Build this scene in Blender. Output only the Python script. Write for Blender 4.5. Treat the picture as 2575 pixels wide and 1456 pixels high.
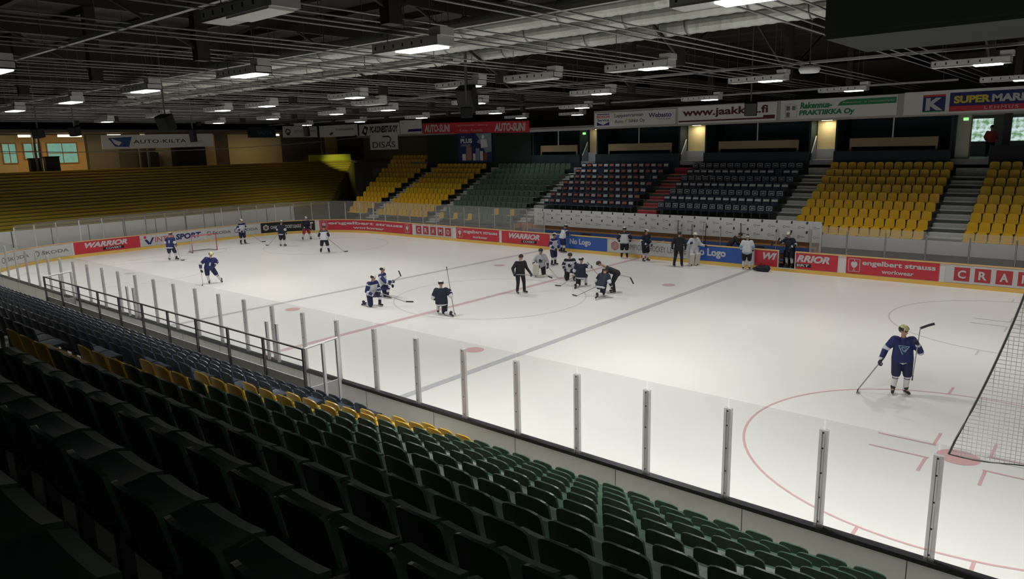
import bpy, bmesh, math, random
import numpy as np
from mathutils import Vector, Matrix
random.seed(7)
for o in list(bpy.data.objects): bpy.data.objects.remove(o)
C = bpy.context.scene.collection
scn = bpy.context.scene
PI = math.pi

# ------------------------------------------------------------------ camera
CAM = Vector((22.090, -10.762, 6.905)); YAW, PITCH, ROLL = 2.27550564, -0.1978311, -0.02410535
cd = bpy.data.cameras.new('camera'); cam = bpy.data.objects.new('camera', cd); C.objects.link(cam)
cd.sensor_width = 36; cd.lens = 1802.05 / 2575 * 36; cd.clip_start = .05; cd.clip_end = 300
f_ = Vector((math.cos(PITCH)*math.cos(YAW), math.cos(PITCH)*math.sin(YAW), math.sin(PITCH)))
r_ = Vector((math.sin(YAW), -math.cos(YAW), 0)); u_ = r_.cross(f_)
r2 = math.cos(ROLL)*r_ + math.sin(ROLL)*u_; u2 = -math.sin(ROLL)*r_ + math.cos(ROLL)*u_
cam.matrix_world = Matrix(((r2.x, u2.x, -f_.x, CAM.x), (r2.y, u2.y, -f_.y, CAM.y), (r2.z, u2.z, -f_.z, CAM.z), (0, 0, 0, 1)))
scn.camera = cam
# ------------------------------------------------------------------ world, exposure
wd = bpy.data.worlds.new('world'); scn.world = wd; wd.use_nodes = True
wd.node_tree.nodes['Background'].inputs[0].default_value = (.8, .85, .9, 1)
wd.node_tree.nodes['Background'].inputs[1].default_value = .045
vs = scn.view_settings; vs.view_transform = 'Standard'; vs.look = 'None'; vs.gamma = 1; vs.exposure = 0.0
LAMP_W = 150.0          # power of each ceiling lamp
LAMP_SPREAD = 125

# ------------------------------------------------------------------ materials
MATS = {}
def mat(name, col, rough=.6, metal=0., spec=.5, emit=None, es=1., var=0., vscale=8., bump=0.):
    if name in MATS: return MATS[name]
    m = bpy.data.materials.new(name); m.use_nodes = True; nt = m.node_tree; b = nt.nodes['Principled BSDF']
    b.inputs['Base Color'].default_value = (*col, 1); b.inputs['Roughness'].default_value = rough
    b.inputs['Metallic'].default_value = metal; b.inputs['Specular IOR Level'].default_value = spec
    if emit: b.inputs['Emission Color'].default_value = (*emit, 1); b.inputs['Emission Strength'].default_value = es
    if var or bump:
        tc = nt.nodes.new('ShaderNodeTexCoord'); n = nt.nodes.new('ShaderNodeTexNoise')
        n.inputs['Scale'].default_value = vscale; n.inputs['Detail'].default_value = 5
        nt.links.new(tc.outputs['Object'], n.inputs['Vector'])
        if var:
            mx = nt.nodes.new('ShaderNodeMix'); mx.data_type = 'RGBA'
            mx.inputs[6].default_value = (*[c*(1-var) for c in col], 1); mx.inputs[7].default_value = (*[min(1, c*(1+var)) for c in col], 1)
            nt.links.new(n.outputs['Fac'], mx.inputs[0]); nt.links.new(mx.outputs[2], b.inputs['Base Color'])
        if bump:
            bp = nt.nodes.new('ShaderNodeBump'); bp.inputs['Strength'].default_value = bump
            nt.links.new(n.outputs['Fac'], bp.inputs['Height']); nt.links.new(bp.outputs[0], b.inputs['Normal'])
    MATS[name] = m; return m
def glassmat(name, tint=(.97, .98, .98), op=.06):
    m = bpy.data.materials.new(name); m.use_nodes = True; nt = m.node_tree
    for n in list(nt.nodes): nt.nodes.remove(n)
    out = nt.nodes.new('ShaderNodeOutputMaterial'); tr = nt.nodes.new('ShaderNodeBsdfTransparent'); tr.inputs[0].default_value = (*tint, 1)
    gl = nt.nodes.new('ShaderNodeBsdfGlossy'); gl.inputs['Roughness'].default_value = .06; gl.inputs['Color'].default_value = (.9, .95, .95, 1)
    df = nt.nodes.new('ShaderNodeBsdfDiffuse'); df.inputs[0].default_value = (.75, .74, .72, 1)
    a = nt.nodes.new('ShaderNodeMixShader'); a.inputs[0].default_value = op
    b = nt.nodes.new('ShaderNodeMixShader')
    nt.links.new(tr.outputs[0], a.inputs[1]); nt.links.new(df.outputs[0], a.inputs[2])
    b.inputs[0].default_value = .012; nt.links.new(a.outputs[0], b.inputs[1]); nt.links.new(gl.outputs[0], b.inputs[2])
    nt.links.new(b.outputs[0], out.inputs[0]); MATS[name] = m; return m
def translucent(name, col, tr=.5, clear=0.):
    m = bpy.data.materials.new(name); m.use_nodes = True; nt = m.node_tree; b = nt.nodes['Principled BSDF']; out = nt.nodes['Material Output']
    b.inputs['Base Color'].default_value = (*col, 1); b.inputs['Roughness'].default_value = .45
    t = nt.nodes.new('ShaderNodeBsdfTranslucent'); t.inputs[0].default_value = (*col, 1); x = nt.nodes.new('ShaderNodeMixShader'); x.inputs[0].default_value = tr
    nt.links.new(b.outputs[0], x.inputs[1]); nt.links.new(t.outputs[0], x.inputs[2]); last = x
    if clear:
        c = nt.nodes.new('ShaderNodeBsdfTransparent'); y = nt.nodes.new('ShaderNodeMixShader'); y.inputs[0].default_value = clear
        nt.links.new(x.outputs[0], y.inputs[1]); nt.links.new(c.outputs[0], y.inputs[2]); last = y
    nt.links.new(last.outputs[0], out.inputs[0]); MATS[name] = m; return m
M_post = translucent('clear_plastic_post', (.8, .78, .78), .55, .42)
M_plate = translucent('white_plastic_board', (.86, .86, .83), .55)
M_net = translucent('net_twine', (.85, .85, .85), .5, .35)
M_white = mat('white_paint', (.62, .62, .61), .45)
M_wall = mat('board_back', (.74, .74, .72), .55, var=.06, vscale=.6)
M_cap = mat('dark_cap', (.035, .032, .036), .35)
M_capor = mat('board_cap_orange', (.78, .5, .2), .45)
M_kick = mat('kick_yellow', (.86, .56, .12), .4)
M_alu = mat('aluminium_post', (.68, .67, .66), .5, metal=.1)
M_steel = mat('dark_steel', (.16, .15, .15), .4, metal=.6)
M_conc = mat('stand_concrete', (.46, .47, .40), .85, var=.25, vscale=2.5)
M_concd = mat('dark_concrete', (.05, .055, .05), .9, var=.2)
M_step = mat('step_edge', (.55, .55, .52), .8, var=.2, vscale=4)
M_red = mat('advert_red', (.62, .035, .055), .4)
M_dred = mat('square_red', (.48, .045, .05), .4)
M_blue = mat('advert_blue', (.03, .115, .45), .4)
M_navy = mat('letter_navy', (.015, .02, .16), .5)
M_black = mat('black_print', (.012, .012, .012), .5)
M_lgrey = mat('letter_grey', (.16, .17, .16), .5)
M_pgreen = mat('print_green', (.02, .25, .08), .5)
M_yel = mat('print_yellow', (.75, .6, .05), .5)
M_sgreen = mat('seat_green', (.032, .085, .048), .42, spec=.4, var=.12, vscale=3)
M_syel = mat('seat_yellow', (.66, .4, .012), .4, var=.06, vscale=5)
M_sblue = mat('seat_navy', (.018, .028, .055), .4, var=.15, vscale=6)
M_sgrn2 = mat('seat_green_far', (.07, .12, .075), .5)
M_brk = mat('seat_bracket', (.1, .1, .1), .5, metal=.5)
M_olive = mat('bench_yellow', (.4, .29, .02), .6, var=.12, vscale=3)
M_wood = mat('varnished_wood', (.5, .24, .08), .5, var=.2, vscale=5)
M_cream = mat('cream_wall', (.62, .52, .3), .8, var=.05)
M_orange = mat('orange_wall', (.68, .45, .2), .8, var=.05)
M_dark = mat('dark_interior', (.01, .014, .013), .8)
M_dnavy = mat('navy_wall', (.012, .03, .038), .7)
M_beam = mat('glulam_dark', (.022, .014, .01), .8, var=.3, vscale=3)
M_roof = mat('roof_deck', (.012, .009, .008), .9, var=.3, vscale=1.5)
M_duct = mat('galvanised_duct', (.42, .44, .40), .4, metal=.35, var=.1, vscale=3)
M_pipe = mat('grey_pipe', (.25, .245, .235), .5)
M_lampbox = mat('lamp_housing', (.5, .49, .48), .5)
M_emit = mat('lamp_diffuser', (.9, .9, .9), .5, emit=(.95, .96, 1.0), es=6)
M_emitw = mat('warm_tube', (.9, .9, .9), .5, emit=(1, .86, .55), es=4)
M_win = mat('lit_window_teal', (.2, .4, .38), .3, emit=(.3, .75, .62), es=.28, var=.4, vscale=3)
M_day = mat('daylight_window', (.5, .6, .5), .3, emit=(.62, .95, .72), es=.8)
M_exit = mat('exit_green', (.1, .6, .1), .4, emit=(.25, 1, .2), es=1.6)
M_rubber = mat('black_rubber', (.008, .008, .009), .75, spec=.25)
M_glass = glassmat('plexiglass', op=.05)
M_glassf = glassmat('plexiglass_far', (.93, .93, .92), op=.1)

# ------------------------------------------------------------------ mesh helpers
class MB:
    def __init__(s): s.v = []; s.f = []; s.m = []
    def quad(s, a, b, c, d, m=0):
        n = len(s.v); s.v += [tuple(a), tuple(b), tuple(c), tuple(d)]; s.f.append((n, n+1, n+2, n+3)); s.m.append(m)
    def poly(s, pts, m=0):
        n = len(s.v); s.v += [tuple(p) for p in pts]; s.f.append(tuple(range(n, n+len(pts)))); s.m.append(m)
    def box(s, x0, x1, y0, y1, z0, z1, m=0):
        if x0 > x1: x0, x1 = x1, x0
        if y0 > y1: y0, y1 = y1, y0
        if z0 > z1: z0, z1 = z1, z0
        n = len(s.v); s.v += [(x, y, z) for z in (z0, z1) for (x, y) in ((x0, y0), (x1, y0), (x1, y1), (x0, y1))]
        for q in ((0, 3, 2, 1), (4, 5, 6, 7), (0, 1, 5, 4), (1, 2, 6, 5), (2, 3, 7, 6), (3, 0, 4, 7)):
            s.f.append(tuple(n+i for i in q)); s.m.append(m)
    def obox(s, a, b, w, h, m=0, up=(0, 0, 1)):
        a = Vector(a); b = Vector(b); d = (b-a).normalized(); up = Vector(up)
        if abs(d.dot(up)) > .98: up = Vector((0, 1, 0))
        r = d.cross(up).normalized(); u = r.cross(d)
        n = len(s.v)
        for p in (a, b):
            for (i, j) in ((-1, -1), (1, -1), (1, 1), (-1, 1)): s.v.append(tuple(p + r*w/2*i + u*h/2*j))
        for q in ((0, 1, 2, 3), (7, 6, 5, 4), (0, 4, 5, 1), (1, 5, 6, 2), (2, 6, 7, 3), (3, 7, 4, 0)):
            s.f.append(tuple(n+i for i in q)); s.m.append(m)
    def tube(s, pts, r, seg=8, m=0, cap=True):
        pts = [Vector(p) for p in pts]; n0 = len(s.v); K = len(pts)
        for i, p in enumerate(pts):
            d = (pts[min(i+1, K-1)] - pts[max(i-1, 0)]).normalized()
            up = Vector((0, 0, 1)) if abs(d.z) < .95 else Vector((0, 1, 0))
            a = d.cross(up).normalized(); b = d.cross(a); rr = r[i] if isinstance(r, (list, tuple)) else r
            for k in range(seg):
                t = 2*PI*k/seg; s.v.append(tuple(p + a*rr*math.cos(t) + b*rr*math.sin(t)))
        for i in range(K-1):
            for k in range(seg):
                s.f.append((n0+i*seg+k, n0+i*seg+(k+1) % seg, n0+(i+1)*seg+(k+1) % seg, n0+(i+1)*seg+k)); s.m.append(m)
        if cap:
            s.f.append(tuple(n0+k for k in range(seg))[::-1]); s.m.append(m)
            s.f.append(tuple(n0+(K-1)*seg+k for k in range(seg))); s.m.append(m)
    def mesh(s, name, mats):
        me = bpy.data.meshes.new(name); me.from_pydata(s.v, [], s.f)
        for m in (mats if isinstance(mats, (list, tuple)) else [mats]): me.materials.append(m)
        if len(me.materials) > 1: me.polygons.foreach_set('material_index', s.m)
        me.update(); return me
    def build(s, name, mats, parent=None, smooth=False, bevel=0):
        me = s.mesh(name, mats)
        if smooth: me.shade_smooth()
        o = bpy.data.objects.new(name, me); C.objects.link(o)
        if parent: o.parent = parent
        if bevel: b = o.modifiers.new('bevel', 'BEVEL'); b.width = bevel; b.segments = 2; b.limit_method = 'ANGLE'
        return o
def tag(o, label=None, cat=None, group=None, kind=None):
    if label: o['label'] = label
    if cat: o['category'] = cat
    if group: o['group'] = group
    if kind: o['kind'] = kind
    return o
def empty(name, loc=(0, 0, 0), rz=0., label=None, cat=None, group=None):
    o = bpy.data.objects.new(name, None); C.objects.link(o); o.location = loc; o.rotation_euler = (0, 0, rz); o.empty_display_size = .2
    return tag(o, label, cat, group)
def copy_tree(o, parent=None):
    c = o.copy(); C.objects.link(c); c.parent = parent
    for ch in list(o.children): copy_tree(ch, c)
    return c
ORD = ['', 'first', 'second', 'third', 'fourth', 'fifth', 'sixth', 'seventh', 'eighth', 'ninth', 'tenth', 'eleventh', 'twelfth', 'thirteenth', 'fourteenth', 'fifteenth', 'sixteenth', 'seventeenth', 'eighteenth', 'nineteenth']
TENS = {2: 'twent', 3: 'thirt', 4: 'fort', 5: 'fift', 6: 'sixt', 7: 'sevent', 8: 'eight', 9: 'ninet'}
def ordn(n):
    if n < 20: return ORD[n]
    t, u = divmod(n, 10); return TENS[t]+'ieth' if u == 0 else TENS[t]+'y-'+ORD[u]

# ------------------------------------------------------------------ text
_tc = {}
def text2d(s, bold=0., shear=0., space=1.):
    k = (s, bold, shear, space)
    if k in _tc: return _tc[k]
    cu = bpy.data.curves.new('t', 'FONT'); cu.body = s; cu.offset = bold; cu.shear = shear; cu.resolution_u = 3; cu.space_character = space
    o = bpy.data.objects.new('t', cu); C.objects.link(o); dg = bpy.context.evaluated_depsgraph_get()
    me = bpy.data.meshes.new_from_object(o.evaluated_get(dg))
    v = np.array([p.co[:2] for p in me.vertices]); f = [tuple(p.vertices) for p in me.polygons]
    bpy.data.objects.remove(o); bpy.data.curves.remove(cu); bpy.data.meshes.remove(me)
    v -= v.min(0); v /= np.maximum(v.max(0), 1e-6); _tc[k] = (v, f); return v, f
def items_on(F, parent, items, base=.006):
    """F(u,v,off)->xyz ; each item becomes a printed part of the panel"""
    for it in items:
        k = it[0]; b = MB(); nm = {'t': 'lettering', 'r': 'colour_field', 'p': 'emblem', 'ring': 'emblem', 'lines': 'printed_marks'}[k]
        if k == 't':
            _, s, u0, u1, v0, v1, m = it[:7]; op = it[7] if len(it) > 7 else {}
            v, f = text2d(s, op.get('bold', .02), op.get('shear', 0), op.get('space', 1.)); off = op.get('off', base)
            b.v = [tuple(F(u0+(u1-u0)*x, v0+(v1-v0)*y, off)) for x, y in v]; b.f = f; b.m = [0]*len(f)
        elif k == 'r':
            _, u0, u1, v0, v1, m = it[:6]; off = it[6] if len(it) > 6 else base*.5; n = max(1, int(abs(u1-u0)/.8))
            for i in range(n):
                a = u0+(u1-u0)*i/n; c = u0+(u1-u0)*(i+1)/n
                b.quad(F(a, v0, off), F(c, v0, off), F(c, v1, off), F(a, v1, off))
        elif k == 'p':
            _, pts, m = it[:3]; off = it[3] if len(it) > 3 else base
            b.poly([F(x, y, off) for x, y in pts])
        elif k == 'ring':
            _, cx, cy, r0, r1, m = it[:6]; n = it[6] if len(it) > 6 else 24; off = it[7] if len(it) > 7 else base; ph = PI/2
            for i in range(n):
                t0 = ph+2*PI*i/n; t1 = ph+2*PI*(i+1)/n
                b.quad(F(cx+r0*math.cos(t0), cy+r0*math.sin(t0), off), F(cx+r1*math.cos(t0), cy+r1*math.sin(t0), off),
                       F(cx+r1*math.cos(t1), cy+r1*math.sin(t1), off), F(cx+r0*math.cos(t1), cy+r0*math.sin(t1), off))
        elif k == 'lines':
            _, segs, w, m = it[:4]
            for (x0, y0, x1, y1) in segs:
                dx, dy = x1-x0, y1-y0; L = math.hypot(dx, dy) or 1; nx, ny = -dy/L*w/2, dx/L*w/2
                b.quad(F(x0-nx, y0-ny, base), F(x1-nx, y1-ny, base), F(x1+nx, y1+ny, base), F(x0+nx, y0+ny, base))
        b.build(nm, m, parent)

# ------------------------------------------------------------------ rink geometry
RW = 27.24; RR = 8.; XE = -32.9; CXE = XE+RR; ARC = PI/2*RR
def P(s, off=0.):
    if s >= 0: return (CXE+s, RW-off)
    s = -s
    if s < ARC: t = PI/2+s/RR; return (CXE+(RR-off)*math.cos(t), RW-RR+(RR-off)*math.sin(t))
    s -= ARC; L = RW-2*RR
    if s < L: return (XE+off, RW-RR-s)
    s -= L
    if s < ARC: t = PI+s/RR; return (CXE+(RR-off)*math.cos(t), RR+(RR-off)*math.sin(t))
    s -= ARC; return (CXE+s, off)
S_END = -(2*ARC+RW-2*RR)
def srange(a, b, st=.5):
    n = max(1, int(math.ceil((b-a)/st))); return [a+(b-a)*i/n for i in range(n+1)]
def strip(mb, a, b, z0, z1, o0, o1, m=0, st=.6):
    """solid band along the boards between offsets o0<o1 (o1 nearer the ice)"""
    ss = srange(a, b, st)
    for p, q in zip(ss, ss[1:]):
        A, B = P(p, o0), P(q, o0); D, E_ = P(p, o1), P(q, o1)
        mb.quad((*D, z0), (*E_, z0), (*E_, z1), (*D, z1), m); mb.quad((*B, z0), (*A, z0), (*A, z1), (*B, z1), m)
        mb.quad((*D, z1), (*E_, z1), (*B, z1), (*A, z1), m); mb.quad((*A, z0), (*B, z0), (*E_, z0), (*D, z0), m)
    for p in (a, b):
        A, D = P(p, o0), P(p, o1); mb.quad((*A, z0), (*D, z0), (*D, z1), (*A, z1), m)

# ================================================================== STRUCTURE
b = MB(); b.box(-52, 32, -20, 48, -.3, -.03); tag(b.build('floor', mat('hall_floor', (.09, .09, .09), .9, var=.2)), kind='structure')

# ice with painted markings
M_ice = mat('ice', (.80, .785, .755), .33, spec=.35, var=.045, vscale=.35)
MI = [M_ice, mat('ice_line_blue', (.48, .485, .5), .4), mat('ice_line_red', (.62, .43, .43), .4), mat('ice_circle_red', (.68, .40, .40), .4), mat('ice_circle_grey', (.6, .57, .55), .4)]
b = MB(); pts = [P(s) for s in srange(S_END, 0, .6)] + [(32, RW), (32, 0)]
b.poly([(x, y, 0) for x, y in pts][::-1])
def line(x0, x1, y0, y1, m, z=.003): b.quad((x0, y0, z), (x1, y0, z), (x1, y1, z), (x0, y1, z), m)
def ring(cx, cy, r, w, m, a0=0, a1=2*PI, z=.004, n=72):
    for i in range(n):
        t0 = a0+(a1-a0)*i/n; t1 = a0+(a1-a0)*(i+1)/n
        q = [(cx+k*math.cos(t), cy+k*math.sin(t), z) for (k, t) in ((r-w, t0), (r, t0), (r, t1), (r-w, t1))]; b.quad(*q, m)
def disc(cx, cy, r, m): b.poly([(cx+r*math.cos(2*PI*i/24), cy+r*math.sin(2*PI*i/24), .005) for i in range(24)], m)
line(-.15, .15, 0.02, RW-.02, 2)
for x in (-7.14, 7.14): line(x-.15, x+.15, .02, RW-.02, 1, .0035)
ring(0, RW/2, 4.5, .06, 4); disc(0, RW/2, .2, 1)
for x in (-5.54, 5.54):
    for y in (RW/2-7, RW/2+7): disc(x, y, .33, 3 if y < 10 else 2)
for (cx, cy, m) in ((20, RW/2-7, 3), (20, RW/2+7, 4), (-22.5, RW/2-7, 4), (-22.5, RW/2+7, 4)):
    ring(cx, cy, 4.5, .06, m); disc(cx, cy, .42 if m == 3 else .3, m)
    if cx > 0:
        for sx in (-1, 1):
            for sy in (-1, 1):
                line(cx+sx*.5, cx+sx*1.7, cy+sy*.42-.03, cy+sy*.42+.03, m, .006)
                line(cx+sx*.55-.03, cx+sx*.55+.03, cy+sy*.42, cy+sy*1.25, m, .0065)
            for q in (-.9, .9):
                yy = cy+sx*math.sqrt(4.5**2-q*q); line(cx+q-.03, cx+q+.03, min(yy, yy+sx*.65), max(yy, yy+sx*.65), m, .007)
line(25.9, 25.96, .1, RW-.1, 2, .0055)
ring(-27.9, RW/2, 1.8, .05, 4, -PI/2, PI/2, .006); line(-27.95, -27.9, 2, RW-2, 4, .0055)
tag(b.build('ice_sheet', MI), 'white ice sheet with faint painted lines and circles', 'ice rink', kind='structure')

# boards: one continuous ring
bd = empty('rink_boards', (0, 0, 0), 0, 'white rink boards with yellow kick strip running round the ice', 'rink boards')
GAP0, GAP1 = 8.5-CXE, 9.36-CXE
b = MB(); strip(b, S_END, GAP0, 0, 1.06, -.09, 0); strip(b, GAP1, 32-CXE, 0, 1.06, -.09, 0); strip(b, GAP0, GAP1, 0, .2, -.09, 0); b.build('board_shell', M_wall, bd); b = MB(); b.box(CXE, 27, -.09, 0, 0, .96); b.build('board_shell', M_plate, bd)
b = MB(); strip(b, S_END, 32-CXE, 0, .2, 0, .02); b.box(CXE, 27, 0, .02, 0, .2); b.build('kick_strip', M_kick, bd)
b = MB(); strip(b, S_END, GAP0, 1.06, 1.12, -.1, .03); b.build('top_cap', M_capor, bd); b = MB(); strip(b, GAP1, 32-CXE, 1.06, 1.12, -.1, .03); b.build('top_cap', M_capor, bd)
b = MB(); b.box(CXE-.2, 27, -.12, .03, .96, 1.03); b.build('top_cap', M_cap, bd)
b = MB()
for i in range(20):
    x = 25.2-2.44*i; b.box(x-.006, x+.006, -.094, -.089, .02, .95)
b.build('panel_seam', M_lgrey, bd)
b = MB(); b.box(.2, .5, RW-.03, RW-.021, .03, .17); b.build('red_marker', M_red, bd)

# ------------------------------------------------------------------ adverts on the boards
def advert(a, c, label, bg, items, cat='advert panel'):
    x, y = P((a+c)/2, 0); root = empty('advert_panel', (x, y, .22), 0, label, cat)
    F0 = lambda u, v, off: (lambda q: (q[0]-x, q[1]-y, .22+v-.22))(P(a+u, .021+off))
    m = MB(); ss = srange(0, c-a, .6)
    if a < GAP0 < c: ss = [0, .5, GAP0-a, GAP1-a, 3, c-a]
    for p_, q_ in zip(ss, ss[1:]):
        if a < GAP0 < c and abs(p_-(GAP0-a)) < .01: m.build('panel_face', bg, root); m = MB(); continue
        m.quad(F0(p_, 0, 0), F0(q_, 0, 0), F0(q_, .83, 0), F0(p_, .83, 0))
    m.build('panel_face', bg, root)
    items_on(F0, root, items, .008); return root
def squares(L, s='CRAMO', x0=.35, w=.62, g=.19):
    it = []
    for i, ch in enumerate(s):
        u = x0+i*(w+g); it += [('r', u, u+w, .1, .73, M_dred), ('t', ch, u+.15, u+w-.15, .22, .6, M_white, {'bold': .03, 'off': .014})]
    return it
def ostrich(u, v, h=.62, w=.52):
    out = [('lines', [(u, v, u+w, v), (u, v+h, u+w, v+h), (u, v, u, v+h), (u+w, v, u+w, v+h)], .025, M_white)]
    cx, cy = u+w/2, v+h*.55; R = w*.3
    pts = [(cx+R*math.sin(t)*(.95+.25*math.cos(t)), cy+R*1.1*math.cos(t)) for t in [2*PI*i/18 for i in range(18)]]
    pts[0] = (cx, cy+R*.75); out.append(('p', pts, M_white)); out.append(('lines', [(cx, cy-R, cx, v+.05), (cx-.06, v+.06, cx+.06, v+.06), (cx, cy+R, cx+.02, v+h-.03)], .035, M_white)); return out
def strauss(W_, two=False):
    it = ostrich(.12, .12); u0 = .75; u1 = W_-.15 if not two else W_-1.1
    it += [('t', 'engelbert strauss', u0, u1, .4, .72, M_white, {'bold': .03}), ('t', 'workwear', u0+(u1-u0)*.28, u0+(u1-u0)*.72, .12, .33, M_white, {'bold': .025})]
    if two: it += ostrich(W_-.85, .12)
    return it
def warrior(W_):
    return [('t', 'WARRIOR', W_*.16, W_*.8, .36, .74, M_white, {'bold': .05, 'shear': .3}), ('r', W_*.42, W_*.74, .1, .29, M_black),
            ('t', 'COVERT', W_*.46, W_*.7, .13, .26, M_white, {'bold': .03, 'off': .014})]
def skodas(W_, n=2):
    it = []; w = W_/n
    for i in range(n):
        u = i*w; it += [('ring', u+w*.13, .42, .13, .19, M_lgrey), ('t', 'ŠKODA', u+w*.26, u+w*.92, .3, .58, M_lgrey, {'bold': .02})]
    return it
def hexa(u, v, r, m1, m2): return [('ring', u, v, r*.75, r, m1, 6), ('ring', u, v, r*.45, r*.62, m1, 6), ('t', 'CHL', u-r*.32, u+r*.32, v-.07, v+.07, m2)]
ADS = []
advert(-30.3, -24.72, 'white board panel with two faint grey words, in the left rink corner', M_white, skodas(5.58))
advert(-24.6, -20.16, 'red board panel with slanted white capitals, left of the far goal', M_red, warrior(4.44))
W_ = 4.9; advert(-20.1, -15.2, 'white board panel with red and blue capitals behind the far goal', M_white,
    [('p', [(.25, .5), (.45, .5), (.62, .25), (.85, .62), (.98, .62), (.7, .12), (.5, .12)], M_navy), ('ring', .32, .66, 0, .1, M_red),
     ('t', 'INTER', 1.05, 2.55, .22, .62, M_red, {'bold': 0}), ('t', 'SPORT', 2.6, 4.6, .22, .66, M_navy, {'bold': .04, 'shear': .12})])
advert(-15.15, -10.5, 'white board panel with two grey words, right of the far goal', M_white, skodas(4.65))
advert(-10.45, -6.0, 'black board panel with pale lettering and a hexagon, in the far corner', M_black,
    hexa(.42, .42, .26, M_white, M_red) + [('t', 'CHAMPIONS HOCKEY LEAGUE', .8, 3.3, .28, .56, M_white, {'bold': .03}), ('t', 'ET', 3.6, 4.3, .18, .7, M_white, {'bold': .04})])
advert(-5.6, 4.5, 'long red board panel with white lettering curving round the far corner', M_red, strauss(10.1, True))
advert(4.85, 8.95, 'white board panel with five dark red letter squares', M_white, squares(4.1, x0=.1))
advert(9.35, 13.6, 'short red board panel with emblem and lettering, right of five letter squares', M_red, strauss(4.25))
advert(13.85, 18.1, 'red board panel with slanted capitals, left of the blue panels', M_red, warrior(4.25))
advert(18.45, 22.63, 'blue board panel with white words, left of the hexagon panel', M_blue, [('t', 'No Logo', 1.3, 2.95, .2, .68, M_white, {'bold': .04})])
W_ = 5.5; advert(22.7, 28.2, 'white board panel with red hexagon and dark capitals', M_white,
    hexa(.5, .42, .3, mat('hexagon_red', (.5, .12, .12), .5), M_dred) + [('t', 'CHAMPIONS', .95, 2.75, .26, .6, M_lgrey, {'bold': .0, 'space': 1.1}), ('t', 'HOCKEY', 2.95, 4.0, .26, .6, M_lgrey, {'bold': .0}), ('t', 'LEAGUE', 4.15, 5.35, .26, .6, M_lgrey, {'bold': .0})])
advert(28.25, 31.45, 'blue board panel with white words, right of the hexagon panel', M_blue, [('t', 'No Logo', .2, 2.2, .16, .72, M_white, {'bold': .04})])
advert(32.1, 36.4, 'red board panel with slanted white capitals by the open bench door', M_red, [('t', 'WI', .45, 1.2, .36, .74, M_white, {'bold': .05, 'shear': .3}), ('t', 'RRIOR', 2.25, 3.9, .36, .74, M_white, {'bold': .05, 'shear': .3}), ('r', 2.2, 3.0, .1, .29, M_black), ('t', 'ERT', 2.28, 2.9, .13, .26, M_white, {'bold': .03, 'off': .014})])
advert(36.8, 40.9, 'red board panel with emblem and rounded white lettering near the right edge', M_red, strauss(4.1))
advert(41.15, 45.6, 'white board panel with dark red letter squares at the right edge', M_white, squares(4.4))

# ------------------------------------------------------------------ glass screens
def screen(root, poses, ztop_post, ztop_glass, z0, gm, pm=M_alu, pw=.065, thick=.012):
    """poses: list of (x,y) along the line; panes between neighbours"""
    for i, (x, y) in enumerate(poses):
        m = MB(); 
        d = Vector((poses[min(i+1, len(poses)-1)][0]-poses[max(i-1, 0)][0], poses[min(i+1, len(poses)-1)][1]-poses[max(i-1, 0)][1], 0)).normalized(); n = Vector((-d.y, d.x, 0))
        c = Vector((x, y, 0)); up = (n.x, n.y, 0)
        if pm is not M_alu: m.obox(c+Vector((0, 0, z0)), c+Vector((0, 0, ztop_post-.01)), pw*.24, .05, up=up)
        for q in (-1, 1): m.obox(c+d*q*pw*.3+Vector((0, 0, z0)), c+d*q*pw*.3+Vector((0, 0, ztop_post)), pw*.36, .07, up=up)
        if pm is M_alu: m.obox(c-n*.02+Vector((0, 0, z0)), c-n*.02+Vector((0, 0, ztop_post-.02)), pw*.9, .03, up=up)
        m.build('post', pm, root)
        if pm is not M_alu:
            m = MB(); m.obox(c-n*.045-d*.012+Vector((0, 0, z0)), c-n*.045-d*.012+Vector((0, 0, ztop_post-.02)), .006, .004, up=up)
            for zz in (.1, .5, .9, 1.3, 1.55): m.obox(c-n*.04-d*.0+Vector((0, 0, z0+zz-.012)), c-n*.04+Vector((0, 0, z0+zz+.012)), .022, .012, up=up)
            m.build('fixing_bolts', M_steel, root)
    for (x0, y0), (x1, y1) in zip(poses, poses[1:]):
        m = MB(); d = Vector((x1-x0, y1-y0, 0)).normalized()*.012
        m.obox((x0+d.x, y0+d.y, (z0+ztop_glass)/2), (x1-d.x, y1-d.y, (z0+ztop_glass)/2), thick, ztop_glass-z0); m.build('pane', gm, root)
PX = [8.53+1.506*i for i in range(-22, 12)]
ns = empty('glass_screen', (0, 0, 0), 0, 'clear plexiglass screen with aluminium posts on the near boards', 'glass screen')
screen(ns, [(x, -.05) for x in PX], 2.62, 2.78, 1.03, M_glass, M_post, .13)
fs = empty('glass_screen', (0, 0, 0), 0, 'plexiglass screen above the curved boards at the far end', 'glass screen')
screen(fs, [P(s, -.05) for s in srange(-28.5, 17.6, 1.5)], 2.55, 2.68, 1.12, M_glassf)
rs = empty('glass_screen', (0, 0, 0), 0, 'plexiglass screen in front of the far yellow seats at right', 'glass screen')
screen(rs, [(10.1+1.75*i, RW+.05) for i in range(9)], 2.35, 2.5, 1.12, M_glassf)
# two short spare posts pairs beside the doors of the timekeepers' box
for n, x in enumerate((-5.66, -5.11, 3.79, 4.3)):
    m = MB(); m.obox((x, -.13, 1.03), (x, -.13, 2.15 if n > 1 else 2.15), .09, .06, up=(0, 1, 0))
    tag(m.build('door_post', M_alu), ['short metal door post on the near boards, leftmost of four', 'short metal door post on the near boards, second from the left', 'short metal door post, left of the pair near the red line', 'short metal door post, right of the pair near the red line'][n], 'door post')
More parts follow.
